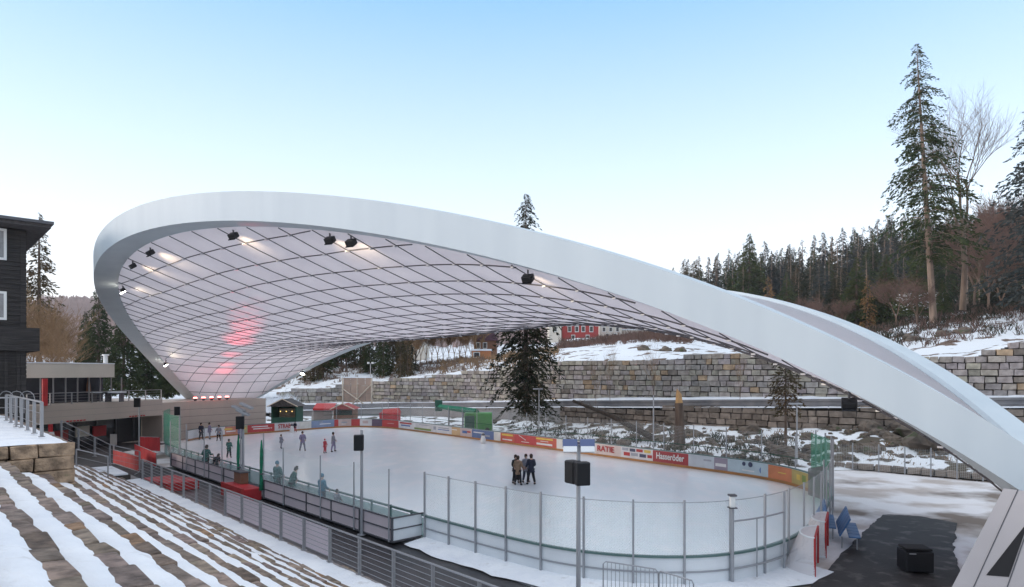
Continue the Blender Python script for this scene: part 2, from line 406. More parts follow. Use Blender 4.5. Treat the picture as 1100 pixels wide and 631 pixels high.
# road bench
mb = MB(); rows = []
for k in range(8):
    t = k / 7; r = []
    for u in us2:
        Y = lerp(table(RD, u, 1) - .45, table(W, u, 1), t); p = UY(u, Y); p.z = lerp(table(RD, u, 2), table(W, u, 2), max(0, (t - .75) / .25)); r.append(p)
    rows.append(r)
mb.grid(rows); structure(mb.build('road', 'road', smooth=True))
mb = MB(); rows = []                         # ploughed snow bank at the foot of the wall
for k in range(6):
    t = k / 5; r = []
    for u in us2:
        Yw = table(W, u, 1); p = UY(u, Yw - 1.6 + 1.55 * t); p.z = table(W, u, 2) + .02 + .28 * math.sin(t * PI * .6) * (1 + .5 * noise.noise(p * .8)); r.append(p)
    rows.append(r)
mb.grid(rows); structure(mb.build('snow_bank', 'snow', smooth=True))
mb = MB(); rows = []                         # snow left on the road's outer edge
for k in range(4):
    t = k / 3; r = []
    for u in us2:
        Yr = table(RD, u, 1); p = UY(u, Yr - .62 + 1.1 * t); p.z = table(RD, u, 2) + .03 + .10 * math.sin(t * PI) * (1 + .6 * noise.noise(p * 1.3)); r.append(p)
    rows.append(r)
mb.grid(rows); structure(mb.build('snow_verge', 'snow', smooth=True))
# hillside
hr = [0.0, .5, 1.2, 2.5, 4, 6, 8, 11, 14, 18, 22, 27, 33, 40, 48, 57, 68, 80, 95, 115, 140, 175, 220, 280, 360, 460, 580, 700, 1000, 1400]
mb = MB(); rows = []
for d in hr:
    rows.append([])
    for u in us:
        Y = table(W, u, 1) + .45 + d; p = UY(u, Y); p.z = hill_z(u, Y) - (.9 if d == 0 else .25 if d < .6 else 0); rows[-1].append(p)
mb.grid(rows)
structure(mb.build('hillside', 'hill', smooth=True))

# ================================================================== STONE RETAINING WALLS
def tint():
    g = random.uniform(.72, 1.2); r = random.random()
    if r < .05: return (g * 1.1, g * .88, g * .66)
    if r < .10: return (g * .66, g * .62, g * .60)
    return (g, g * random.uniform(.95, 1.03), g * random.uniform(.92, 1.1))
def block_wall(name, label, u0, u1, line, zlo, zhi, course=.65, bl=1.1, thick=.8, t2=None):
    root = thing(name, label, 'wall', UY((u0 + u1) / 2, table(line, (u0 + u1) / 2, 1), 0))
    pts = []; u = u0
    while u <= u1 + .01: p = UY(u, line and table(line, u, 1)); pts.append((p, u)); u += 1
    stones = MB(); back = MB()
    zmin = min(zlo(u0), zlo(u1), zlo((u0 + u1) / 2)) - 1
    k0 = math.floor(zmin / course); k1 = math.ceil(max(zhi(u) for _, u in pts) / course) + 1
    for k in range(k0, k1):
        z = k * course; i = 0; off = random.uniform(.2, bl)
        acc = 0; a, ua = pts[0]; need = off
        for (p, uu) in pts[1:]:
            if (p - a).length >= need:
                um = (ua + uu) / 2
                if z + course > zlo(um) and z + course * .65 < zhi(um):
                    c = (a + p) / 2; ang = math.atan2(p.y - a.y, p.x - a.x); L = (p - a).length - .07
                    dn = random.uniform(-.06, .06)
                    stones.box((c.x + math.sin(ang) * dn, c.y - math.cos(ang) * dn, z + course / 2), (L, thick, course - .07), ang, .04, tint=(t2() if t2 else tint()))
                a, ua = p, uu; need = random.uniform(bl * .65, bl * 1.45)
    # dark joints behind the stones
    us_ = [u for (_, u) in pts][::4] + [u1]
    for a, b in zip(us_, us_[1:]):
        if b - a < .5: continue
        P, Q = UY(a, table(line, a, 1)), UY(b, table(line, b, 1)); d = (Q - P).normalized(); nrm = Vector((-d.y, d.x, 0)) * .12
        z0 = min(zlo(a), zlo(b)) - .6; z1 = min(zhi(a), zhi(b)) - course * .4
        if z1 > z0: back.prism([(P + nrm)[:2], (Q + nrm)[:2], (Q + nrm * 3)[:2], (P + nrm * 3)[:2]], z0, z1)
    stones.build('stonework', 'stone', root, bevel=.03)
    back.build('backing', 'joint', root)
    return root
block_wall('retaining_wall', 'long high wall of square sandstone blocks above the road', 400, 1240, W, lambda u: table(W, u, 2) - .5, lambda u: table(W, u, 3), .56, .86)
block_wall('retaining_wall', 'low yellow stone block wall behind the two market huts', 302, 399, W, lambda u: table(W, u, 2) - .5, lambda u: table(W, u, 3))
LW = [(a, b - .3) for a, b, c, d in RD]
def dk():
    g = random.uniform(.35, .75); return (g * 1.05, g * .95, g * .9)
block_wall('retaining_wall', 'dark mossy stone wall under the road guardrail above the rocks', 603, 1240, LW, lambda u: table(RD, u, 3) - .4, lambda u: table(RD, u, 2) + .1, .55, .95, .5, dk)
root = thing('retaining_wall', 'smooth grey concrete wall under the road behind the far left boards', 'wall', UY(430, 94, 0))
mb = MB(); lst = list(range(290, 604, 6))
for a, b in zip(lst, lst[1:]):
    P, Q = UY(a, table(LW, a)), UY(b, table(LW, b))
    mb.prism([P[:2], Q[:2], (Q + Vector((0, .3, 0)))[:2], (P + Vector((0, .3, 0)))[:2]], 0 - .3, (table(RD, a, 2) + table(RD, b, 2)) / 2 - .02)
mb.build('concrete_panel', 'concrete', root)
LK = [(870, 46), (884, 44.6), (930, 43.2), (1000, 40.8), (1100, 37.8), (1200, 35.4)]
block_wall('kerb_wall', 'low stone kerb wall between the plaza and the rocky slope', 884, 1180, LK, lambda u: -.2, lambda u: .45, .45, .8, .4, dk)

# guardrail on the road
root = thing('guardrail', 'long grey steel guardrail along the road above the rocks', 'guardrail', UY(700, 65, 3))
lst = list(range(300, 1200, 5)); a = MB()
for (o0, o1, zz) in ((0, .04, .0),):
    rows = []
    for h_, dy in ((.18, 0), (.30, -.05), (.42, 0), (.52, 0), (.62, -.05), (.78, 0)):
        rows.append([UY(u, table(RD, u, 1) - .35 + dy, table(RD, u, 2) + h_) for u in lst])
    a.grid(rows)
a.build('rail', 'rail_steel', root)
for u in range(305, 1200, 15):
    p = UY(u, table(RD, u, 1) - .25, table(RD, u, 2)); MB().box((p.x, p.y, p.z + .35), (.1, .1, .85)).build('post', 'galv', root)

# ================================================================== RINK
RK = [(63.6, 18.2), (60.6, 16.6), (57, 15.5), (53, 15.0), (48, 14.9), (40, 14.9), (30, 14.9), (21, 14.9), (17.5, 14.95), (14.8, 15.15), (13.4, 15.5), (12.2, 16.1), (11.2, 16.9), (10.4, 17.9), (9.9, 19.1), (9.65, 20.5), (9.65, 22.2),
      (9.95, 24.2), (10.5, 26.7), (11.2, 29.2), (12.0, 31.6), (13.1, 33.9), (14.8, 36.0), (16.6, 37.4), (18.6, 38.2), (21, 38.6), (26.5, 39.0), (35, 39.6), (45.4, 40.3), (52.7, 40.8), (60, 41.2), (64, 41.3),
      (66.8, 40.7), (68.8, 39.2), (69.6, 37), (69.3, 33.7), (68.8, 29.4), (68.5, 25.9), (67.4, 21.8), (65.8, 19.9)]
loop = [SP(v.x, v.y) for v in catmull([(a, b, 0) for a, b in RK], 8, True)]
loop = resample(loop + [loop[0]], .5)
NL = len(loop)
cen = sum(loop, Vector()) / NL
def nrm(i):
    d = (loop[(i + 1) % NL] - loop[(i - 1) % NL]).normalized(); return Vector((d.y, -d.x, 0))   # candidate outward
sgn = 1 if nrm(0).dot(loop[0] - cen) > 0 else -1
def off(i, o, z): p = loop[i % NL] + nrm(i % NL) * sgn * o; p.z = z; return p
structure(MB().prism([off(i, .02, 0)[:2] for i in range(NL)][::(1 if sgn > 0 else -1)], -.04, .0).build('ice', 'ice'))
def sp_of(p): return (-.684 * p.x + .729 * p.y, .729 * p.x + .684 * p.y)
def idx_near(s, p):
    q = SP(s, p); return min(range(NL), key=lambda i: (loop[i] - q).length)
i_fr = idx_near(14.8, 36.0)       # end of the banner boards at the right
i_gate = idx_near(65.8, 19.9)
iA, iB, iC = idx_near(20.9, 14.9), idx_near(62, 17.3), idx_near(12, 31.6)
def strip(mb, ids, o, z0, z1, thick=0, uvs=None):
    r0 = [off(i, o, z0) for i in ids]; r1 = [off(i, o, z1) for i in ids]
    if thick:
        r2 = [off(i, o + thick, z1) for i in ids]; r3 = [off(i, o + thick, z0) for i in ids]
        mb.grid([r0, r1, r2, r3, r0])
    else:
        L = [0]
        for a, b in zip(r0, r0[1:]): L.append(L[-1] + (b - a).length)
        mb.grid([r0, r1], [[(l, z0) for l in L], [(l, z1) for l in L]])
def rng(a, b):
    if b < a: b += NL
    return list(range(a, b + 1))
BH = .98
# far boards with banners (from right end round to left gate)
fb = thing('rink_boards', 'white far side rink boards covered in sponsor banners', 'rink boards', SP(40, 40))
far_ids = rng(i_fr - 1, i_gate)
mb = MB(); strip(mb, far_ids, .02, .0, BH, .10); mb.build('board_panel', 'board_white', fb)
mb = MB(); strip(mb, far_ids, -.015, .01, .17, .03); mb.build('kick_plate', 'orange', fb)
mb = MB(); strip(mb, far_ids, -.01, BH, BH + .05, .16); mb.build('top_rail', 'dark_rail', fb)
def u_of(p): return 550 + FPX * p.x / p.y
far_u = [(i, u_of(off(i, 0, 0))) for i in rng(i_fr, idx_near(68.3, 24))]
def ids_u(u0, u1):
    a = min(far_u, key=lambda t: abs(t[1] - u1))[0]; b = min(far_u, key=lambda t: abs(t[1] - u0))[0]
    return rng(min(a, b), max(a, b)) if a != b else rng(a, a + 1)
def colmat(name, c): 
    if name not in M: M[name] = mat(name, c, .5, tuple(x * .85 for x in c), 1.5)
    return name
BN = [(228, 241, 'b_white', (.66, .64, .64)), (241, 256, 'b_redmix', (.60, .22, .14)), (256, 268, 'b_olive', (.42, .42, .22)), (268, 296, 'b_red', (.55, .04, .04)), (296, 322, 'b_white2', (.68, .67, .68)),
      (322, 333, 'b_cream', (.72, .70, .64)), (333, 358, 'b_sky', (.22, .30, .48)), (358, 364, 'b_red', 0), (364, 379, 'b_rose', (.58, .44, .42)), (379, 385, 'b_red', 0), (385, 398, 'b_white2', 0),
      (398, 409, 'b_plum', (.14, .10, .16)), (409, 429, 'b_red', 0), (429, 446, 'b_white2', 0), (446, 465, 'b_white', 0), (465, 484, 'b_white2', 0), (484, 494, 'b_amber', (.62, .40, .18)), (494, 506, 'b_rose', 0),
      (506, 529, 'b_blue', (.10, .17, .36)), (529, 536, 'b_cream', 0), (536, 552, 'b_redorange', (.60, .09, .04)), (552, 578, 'b_red', 0), (578, 597, 'b_redorange', 0), (597, 607, 'b_cream', 0),
      (607, 643, 'b_white2', 0), (643, 669, 'b_blush', (.66, .54, .50)), (669, 703, 'b_white2', 0), (703, 742, 'b_wine', (.40, .03, .04)), (742, 767, 'b_ice', (.52, .57, .62)), (767, 785, 'b_mauve', (.32, .27, .34)),
      (785, 826, 'b_paleblue', (.46, .58, .64)), (826, 850, 'b_orange', (.66, .20, .06)), (850, 868, 'b_mustard', (.50, .38, .10))]
def banner_frame(ids):
    m = ids[len(ids) // 2]; p = off(m, -.03, .6); d = (loop[ids[-1] % NL] - loop[ids[0] % NL])
    # lettering must read left-to-right as seen from inside
    ang = math.atan2(d.y, d.x)
    inward = -(nrm(m % NL) * sgn)
    if Vector((math.sin(ang), -math.cos(ang), 0)).dot(inward) < 0: ang += PI
    return p, ang, d.length, inward
def patch(mb, p, ang, x, z, w_, h_, inward, o=.012):
    ax = Vector((math.cos(ang), math.sin(ang), 0)); c = p + ax * x + inward * o
    mb.q([c + ax * (-w_ / 2) + Vector((0, 0, z - h_ / 2)), c + ax * (w_ / 2) + Vector((0, 0, z - h_ / 2)), c + ax * (w_ / 2) + Vector((0, 0, z + h_ / 2)), c + ax * (-w_ / 2) + Vector((0, 0, z + h_ / 2))])
colmat('k_white', (.75, .74, .73)); colmat('k_dark', (.06, .07, .13)); colmat('k_green', (.22, .30, .08)); colmat('k_red', (.45, .04, .04)); colmat('k_yellow', (.70, .50, .10)); colmat('k_blue', (.08, .16, .38)); colmat('k_grey', (.35, .37, .42))
for (u0, u1, nm, c) in BN:
    if c: colmat(nm, tuple(x * .85 + .15 * sum(c) / 3 for x in c))
    ids = ids_u(u0, u1)
    mb = MB(); strip(mb, ids, -.004, .175, BH - .02); b = mb.build('banner', nm, fb)
    p, ang, L, inw = banner_frame(ids); p.z = .6
    def marks(spec):
        for (m, x, z, w_, h_) in spec:
            k = MB(); patch(k, p, ang, x * L, z, w_ * L, h_, inw, -.01); k.build('emblem', m, b)
    key = (u0, u1)
    if key == (268, 296): marks([('k_white', -.05, .14, .6, .10), ('k_white', .05, -.08, .7, .10)])
    elif key == (296, 322): text_mesh('STRABAG', .62, 'k_red', p + inw * .02, ang, b, bold=True, sx=.95 * L / 3.4)
    elif key == (241, 256): marks([('k_yellow', -.1, .1, .6, .16), ('k_white', .1, -.14, .7, .12)])
    elif key == (256, 268): marks([('k_yellow', 0, .05, .7, .16)])
    elif key == (333, 358): marks([('k_white', .1, -.05, .5, .10), ('k_grey', -.2, .18, .4, .14)])
    elif key == (364, 379): marks([('k_grey', 0, .0, .7, .16), ('k_white', 0, -.2, .5, .06)])
    elif key == (385, 398): marks([('b_rose', 0, .02, .7, .3)])
    elif key == (409, 429): marks([('k_white', 0, -.02, .6, .03)])
    elif key == (429, 446): marks([('k_red', 0, .18, .72, .16), ('k_blue', 0, -.08, .55, .14)])
    elif key == (446, 465): marks([('k_green', 0, -.25, .95, .2), ('k_grey', .1, .2, .6, .06)])
    elif key == (465, 484): marks([('k_grey', .15, .12, .55, .10), ('k_blue', .15, -.06, .6, .08), ('k_grey', -.32, .02, .14, .34)])
    elif key == (484, 494): marks([('k_white', 0, .1, .6, .08)])
    elif key == (494, 506): marks([('k_blue', -.1, 0, .4, .25), ('k_red', .25, .05, .3, .15)])
    elif key == (506, 529): marks([('k_white', -.1, .1, .5, .1), ('b_paleblue' if 'b_paleblue' in M else 'k_grey', .2, -.12, .4, .16)])
    elif key == (536, 552): marks([('k_yellow', 0, .2, .8, .16), ('k_white', 0, -.22, .7, .10)])
    elif key == (552, 578):
        k = MB(); ax = Vector((math.cos(ang), math.sin(ang), 0)); q = p + inw * .012
        k.q([q + ax * -.9 + Vector((0, 0, .3)), q + ax * -.75 + Vector((0, 0, .3)), q + ax * .15 + Vector((0, 0, -.05)), q + ax * .05 + Vector((0, 0, -.08))]); k.build('emblem', 'k_white', b)
        marks([('k_white', .0, -.24, .35, .05)])
    elif key == (578, 597): marks([('k_yellow', 0, .22, .85, .14), ('k_white', 0, .02, .4, .05), ('k_white', 0, -.22, .8, .16)])
    elif key == (607, 643): marks([('k_dark', 0, .16, .98, .34), ('k_grey', 0, -.3, .98, .08)])
    elif key == (643, 669): text_mesh('RATIE', .60, 'k_red', p + inw * .02, ang, b, bold=True, sx=.95 * L / 2.1 * 1.0)
    elif key == (669, 703):
        for j, (m, x, z, a_, h_) in enumerate([('k_grey', -.35, .2, .2, .2), ('k_dark', -.12, .18, .18, .22), ('k_red', .1, .2, .2, .2), ('k_yellow', .34, .2, .2, .2), ('k_red', -.3, -.14, .2, .26), ('k_grey', -.06, -.12, .22, .22), ('k_dark', .2, -.14, .2, .24), ('k_red', .41, -.14, .14, .22)]): marks([(m, x, z, a_, h_)])
    elif key == (703, 742): text_mesh('Hasseröder', .62, 'k_white', p + inw * .02 + Vector((0, 0, -.0)), ang, b, bold=True, sx=.9 * L / 3.35)
    elif key == (742, 767): marks([('k_grey', .25, .1, .3, .12)])
    elif key == (767, 785): marks([('k_white', 0, -.1, .8, .2)])
    elif key == (785, 826):
        for x, z, r, m in ((-.36, .12, .2, 'k_blue'), (-.1, .18, .13, 'k_dark'), (.06, .18, .16, 'k_dark'), (.36, -.08, .24, 'k_blue')):
            k = MB(); ax = Vector((math.cos(ang), math.sin(ang), 0)); q = p + ax * x * L + inw * .014
            k.q([q + ax * math.cos(t * PI / 8) * r + Vector((0, 0, z + math.sin(t * PI / 8) * r)) for t in range(16)]); k.build('emblem', m, b)
        marks([('k_white', -.1, -.22, .5, .08)])
    elif key == (826, 850): marks([('k_yellow', .1, 0, .4, .06)])
    elif key == (850, 868): marks([('k_green', .2, 0, .3, .4), ('k_yellow', -.2, 0, .3, .3)])

# near boards with posts and net
nb = thing('rink_boards', 'pale near side rink boards with posts and white netting', 'rink boards', SP(12, 18))
near_ids = rng(iA, i_fr) if iA < i_fr else rng(iA, i_fr + NL)
mb = MB(); strip(mb, near_ids, .02, .0, .9, .06); mb.build('board_panel', 'board_white', nb)
mb = MB(); strip(mb, near_ids, -.01, .9, .96, .14); mb.build('top_rail', 'dark_rail', nb)
mb = MB(); strip(mb, near_ids, .085, .44, .49, .03); mb.build('mid_rail', 'galv', nb)
mb = MB(); strip(mb, near_ids, .085, .03, .08, .03); mb.build('bottom_rail', 'galv', nb)
net_ids = rng(iA, iC)
mb = MB(); strip(mb, net_ids, .06, .96, 2.55); mb.build('netting', 'net_white', nb)
mb = MB(); r = []
for i in net_ids: r.append(off(i, .06, 2.56))
mb.tube(r, .012, 4); mb.build('top_cord', 'galv', nb)
for k, i in enumerate(net_ids[::3]):
    q = off(i, .12, 0); hh = 2.65
    MB().box((q.x, q.y, hh / 2), (.06, .06, hh), math.atan2(nrm(i % NL).y, nrm(i % NL).x)).build('post', 'galv', nb)
for i in rng(iC, i_fr)[::3]:
    q = off(i, .12, 0); MB().box((q.x, q.y, 1.7), (.06, .06, 3.4), 0).build('post', 'galv', nb)
colmat('end_green', (.10, .34, .14)); colmat('end_yellow', (.45, .38, .10))
gi = rng(idx_near(12.6, 33), i_fr)
mb = MB(); strip(mb, gi, -.004, .1, .9); mb.build('end_banner', 'end_green', nb)
mb = MB(); strip(mb, gi, .06, .96, 3.2); mb.build('green_netting', 'net_green', nb)
# gate frame at the right end of the near net
g = thing('rink_gate', 'tall steel framed gate in the near boards under a small camera', 'gate', off(idx_near(9.9, 19.1), .15, 0))
ga, gb = idx_near(10.05, 18.7), idx_near(9.68, 21.2)
for i, hh, r_ in ((ga, 2.35, .055), (gb, 2.6, .045)):
    q = off(i, .2, 0); MB().tube([q, q + Vector((0, 0, hh))], r_, 8).build('gate_post', 'galv', g)
for zz in (1.95, .5, .08): MB().tube([off(i, .2, zz) for i in rng(ga, gb)], .028, 6).build('gate_rail', 'galv', g)
q = off((ga + gb) // 2 if gb > ga else ga, .2, 0); MB().tube([q, q + Vector((0, 0, 1.95))], .02, 6).build('gate_stile', 'galv', g)
q = off(ga, .2, 2.35); cb = thing('wall_camera', 'small white box lamp on top of the gate post', 'lamp', q)
MB().box((q.x, q.y, q.z + .2), (.15, .15, .34)).build('housing', 'window_white', cb, bevel=.02); MB().box((q.x, q.y, q.z + .40), (.22, .22, .05)).build('cap', 'grey_dark', cb); MB().box((q.x, q.y, q.z + .02), (.24, .24, .03)).build('bracket', 'grey_dark', cb)

# fence posts and fine net behind the far boards
ff = thing('net_fence', 'thin grey net fence behind the far sponsor boards', 'fence', SP(40, 41.3))
fids = rng(i_fr, idx_near(68.8, 36))
for i in fids[::5]:
    q = off(i, .6, 0); MB().tube([q, q + Vector((0, 0, 2.9))], .035, 6).build('post', 'galv', ff)
mb = MB(); strip(mb, fids, .6, .9, 2.8); mb.build('netting', 'net_fine', ff)
mb = MB(); mb.tube([off(i, .6, 1.5) for i in fids[::2]], .025, 5); mb.build('rail', 'dark_green', ff)

# spectators' deck on the near side: rear panels, glass green rail boards
dk_ = thing('rink_boards', 'long low near side boards with green rail beside the spectators walkway', 'rink boards', SP(40, 14.9))
dids = rng(iB, iA) if iB < iA else rng(min(iA, iB), max(iA, iB))
mb = MB(); strip(mb, dids, .02, .0, .82, .05); mb.build('board_panel', M_glass := mat('board_glass', (.30, .50, .48), .2, alpha=.55), dk_)
mb = MB(); strip(mb, dids, -.01, .9, .97, .10); mb.build('top_rail', 'dark_rail', dk_)
for i in dids[::3]:
    q = off(i, .04, 0); MB().box((q.x, q.y, .5), (.07, .07, 1.0), ANG_S).build('post', 'dark_rail', dk_)
def sbox(mb, s0, s1, p0, p1, z0, z1):
    return mb.box(tuple(SP((s0 + s1) / 2, (p0 + p1) / 2, (z0 + z1) / 2)), (s1 - s0, p1 - p0, z1 - z0), ANG_S)
wk = thing('walkway_deck', 'raised spectators walkway walled with pale two row panels', 'walkway', SP(40, 13.5))
for (s0, s1) in ((21, 32.8), (36.0, 48.4)):
    mb = MB(); n = round((s1 - s0) / 2.3)
    for k in range(n):
        a = lerp(s0, s1, k / n) + .02; b = lerp(s0, s1, (k + 1) / n) - .02
        for z0, z1 in ((.14, .54), (.58, .98)): sbox(mb, a, b, 13.5, 13.53, z0, z1)
    mb.build('side_panel', 'panel_pink', wk)
    mb = MB()
    for z in (.10, .54, .98): sbox(mb, s0, s1, 13.47, 13.55, z, z + .045)
    for k in range(n + 1): sbox(mb, lerp(s0, s1, k / n) - .03, lerp(s0, s1, k / n) + .03, 13.46, 13.54, .08, 1.02)
    mb.build('panel_frame', 'grey_dark', wk)
mb = MB()
for z0, z1 in ((.14, .54), (.58, .98)): sbox(mb, 20.96, 20.99, 13.55, 14.85, z0, z1)
mb.build('end_panel', 'board_white', wk)
mb = MB()
for z in (.10, .54, .98): sbox(mb, 20.93, 20.99, 13.5, 14.9, z, z + .045)
mb.build('end_frame', 'grey_dark', wk)
mb = MB(); sbox(mb, 21, 48.4, 13.54, 14.8, .04, .12); mb.build('deck_board', 'grey_dark', wk)
# tall netting over the walkway panels
nf = thing('net_fence', 'tall netting on thin posts above the spectators walkway', 'fence', SP(30, 13.45))
for s in (21.1, 23.7, 26.6, 30.4, 38.6, 41.6, 45, 48.4):
    a = SP(s, 13.43, .1); MB().tube([a, a + Vector((0, 0, 2.75 + (.3 if s > 34 else 0)))], .03, 6).build('post', 'galv', nf)
def netq(parent, s0, s1, p, z0, z1, m, name='netting'):
    L = s1 - s0; mb = MB(); n = 10; rows = [[], []]; uv = [[], []]
    for k in range(n + 1):
        t = k / n; sag = .12 * math.sin(t * PI); rows[0].append(SP(lerp(s0, s1, t), p, z0)); rows[1].append(SP(lerp(s0, s1, t), p, z1 - sag)); uv[0].append((t * L, 0)); uv[1].append((t * L, z1 - z0 - sag))
    mb.grid(rows, uv); return mb.build(name, m, parent)
for a, b in ((21.1, 23.7), (23.7, 26.6), (26.6, 30.4), (30.4, 32.9)): netq(nf, a, b, 13.44, 1.05, 2.7, 'net_white')
for a, b in ((36.1, 41.6), (41.6, 48.4)): netq(nf, a, b, 13.44, 1.05, 2.9, 'net_fine')
mb = MB(); strip(mb, rng(*sorted((idx_near(50.5, 14.9), idx_near(62.5, 17.6)))) if abs(idx_near(50.5, 14.9) - idx_near(62.5, 17.6)) < 60 else rng(max(idx_near(50.5, 14.9), idx_near(62.5, 17.6)), min(idx_near(50.5, 14.9), idx_near(62.5, 17.6))), .15, .9, 3.3); mb.build('green_netting', 'net_green', nf)
for s in (32.9, 36.0):
    n2 = thing('net_bundle', ('gathered green net hanging at the near side of the gate' if s < 34 else 'gathered green net hanging by the lamp pole at the gate'), 'net', SP(s, 13.4, .9))
    pts = [SP(s + random.uniform(-.03, .03), 13.38, z) for z in (.5, .9, 1.3, 1.9, 2.5, 3.05)]
    MB().tube(pts, [.13, .09, .06, .09, .08, .03], 8).build('cloth', 'green_cloth', n2, smooth=True)
    MB().tube([SP(s, 13.42, 1.3), SP(s, 13.42, 1.36)], .12, 8).build('tie_band', 'grey_dark', n2)
    MB().tube([SP(s, 13.5, .1), SP(s, 13.5, 3.4)], .03, 6).build('post', 'galv', n2)
# red entrance platform with a little brown box
rp = thing('entrance_ramp', 'bright red ramp box at the gap in the walkway panels', 'ramp', SP(34.5, 13))
mb = MB(); P = [SP(32.9, 12.5), SP(35.8, 12.5), SP(35.8, 13.4), SP(32.9, 13.4)]
mb.prism([p[:2] for p in P][::-1], 0, .62); mb.build('ramp_body', 'red', rp, bevel=.03)
sbox(MB(), 32.9, 35.8, 12.4, 12.5, 0, .68).build('front_board', 'red_plastic', rp)
rb = thing('crate', 'small dark brown box on the red ramp', 'box', SP(35.2, 13, .72)); sbox(MB(), 34.6, 35.6, 13.0, 13.4, .62, 1.2).build('box_body', 'house_brown', rb, bevel=.02); sbox(MB(), 34.55, 35.65, 12.95, 13.45, 1.2, 1.25).build('lid', 'grey_dark', rb)

# lane between terraces and rink
structure(MB().prism([SP(5, 9.2)[:2], SP(5, 14.0)[:2], SP(49, 14.0)[:2], SP(49, 9.2)[:2]], -.3, -.03).build('lane', 'wet'))
mb = MB(); rows = []
for k in range(7):
    t = k / 6; r = []
    for i in rng(iA, idx_near(9.65, 22.2)):
        o = .08 + t * (1.15 + .35 * noise.noise(Vector((i * .21, 0, 0))) + .25 * noise.noise(Vector((i * .9, 3, 0)))); q = off(i, o, .02 + .10 * math.sin((1 - t) * PI * .5)); r.append(q)
    rows.append(r)
mb.grid(rows); structure(mb.build('snow_verge', 'snow', smooth=True))

# ================================================================== AIR
hz = MB().box((0, 850, 51.4), (3040, 2340, 107.2)).build('haze', None)
hz['kind'] = 'stuff'; hz['label'] = 'thin pale winter air over the valley'
_m = bpy.data.materials.new('air'); _m.use_nodes = True; _n = _m.node_tree.nodes; _n.clear()
_v = _n.new('ShaderNodeVolumePrincipled'); _v.inputs['Color'].default_value = (.90, .91, .97, 1); _v.inputs['Density'].default_value = .00022; _v.inputs['Anisotropy'].default_value = .2
_o = _n.new('ShaderNodeOutputMaterial'); _m.node_tree.links.new(_v.outputs[0], _o.inputs['Volume']); hz.data.materials.append(_m)

# ================================================================== TERRACES
NT = 10
for k in range(-2, NT):
    pf = 1.32 + .8 * k; h = 2.0 + .4 * k; z = CAMZ - h
    s1 = 21.9 if pf < 3.4 else 39.5; s0 = -12
    t = thing('terrace_step', f'stone seating step, number {k + 3} counted down from the top of the snowy terraces' if False else
              ['uppermost stone step of the snowy terraces in the bottom left corner', 'second stone step from the top of the snowy terraces', 'third stone step from the top of the snowy terraces', 'fourth stone step from the top of the snowy terraces',
               'fifth stone step, first one running past the corner of the block wall', 'sixth stone step from the top of the snowy terraces', 'seventh stone step in the middle of the snowy terraces', 'fourth stone step up from the walkway with the banners', 'third stone step up from the walkway with the banners',
               'second stone step up from the walkway with the banners', 'lowest but one narrow stone step beside the banner railing walkway', 'lowest stone step bordering the snowy walkway with the railing'][k + 2], 'step', SP(15, pf, z), 0, 'stone seating steps of the terraces')
    wst = max(.15, .25 - .02 * max(0, k - 1)); pf += .05 if k > 1 else 0
    mb = MB(); s = s0
    while s < s1:
        L = random.uniform(.5, 1.1); e = min(s + L, s1); dpt = wst + .12 + random.uniform(-.03, .03); fr = random.uniform(-.03, .03)
        mb.box(tuple(SP((s + e) / 2, pf - dpt / 2 + fr, z - .2 + random.uniform(-.02, .02))), (e - s - .012, dpt, .4), ANG_S + random.uniform(-.03, .03), .022, tint=tint()); s = e
    o = mb.build('stone_slabs', 'terrace_stone', t, bevel=.035)
    sbox(MB(), s0, s1, pf - 1.0, pf - .1, z - .75, z - .08).build('core', 'joint', t)
    # snow on the tread, with a ragged edge over the stone
    mb = MB(); rows = [[] for _ in range(6)]; n = int((s1 - s0) / .12)
    wob = k * 7.3
    for j in range(n + 1):
        s = lerp(s0, s1, j / n)
        e = pf - wst + .05 * noise.noise(Vector((s * .9, wob, 0))) + .05 * noise.noise(Vector((s * 2.3, wob, 2))) + .02 * noise.noise(Vector((s * 7, wob, 4)))
        b = pf - .86
        for q in range(6):
            w_ = q / 5; hgt = (.055 * (1 - w_ ** 4) + .012 * noise.noise(Vector((s * 1.5, w_ * 2, wob)))) if q < 5 else -.03
            rows[q].append(SP(s, lerp(b, e, w_), z + hgt + .03))
    mb.grid(rows); mb.build('snow_cover', 'snow', t, smooth=True)
# walkway with snow at the foot of the terraces
zw = .75
t = thing('walkway_slab', 'snow covered walkway along the foot of the terraces', 'walkway', SP(20, 9, zw))
sbox(MB(), -12, 39.5, 8.5, 9.65, -.2, zw - .06).build('slab', 'concrete', t)
mb = MB(); rows = [[] for _ in range(8)]
for j in range(420):
    s = lerp(-12, 39.5, j / 419)
    for q in range(8):
        w_ = q / 7; e = 9.62 + .05 * noise.noise(Vector((s * 2, 5, 1)))
        hh = .03 * noise.noise(Vector((s * 2.2, w_ * 3, 9))) + .035 * noise.noise(Vector((s * 6, w_ * 7, 9)))
        rows[q].append(SP(s, lerp(8.46, e, w_), zw - (.09 if q == 7 else 0) + hh))
mb.grid(rows); mb.build('snow_cover', 'snow', t, smooth=True)
t = thing('edge_stones', 'row of rough dark stones below the walkway railing', 'kerb', SP(20, 9.9, 0))
mb = MB(); s = 5
while s < 39:
    L = random.uniform(.4, .9); mb.box(tuple(SP(s + L / 2, 9.85 + random.uniform(-.04, .04), .2)), (L - .02, .4, .55), ANG_S, .03, tint=tint()); s += L
mb.build('stones', 'terrace_stone', t, bevel=.03)

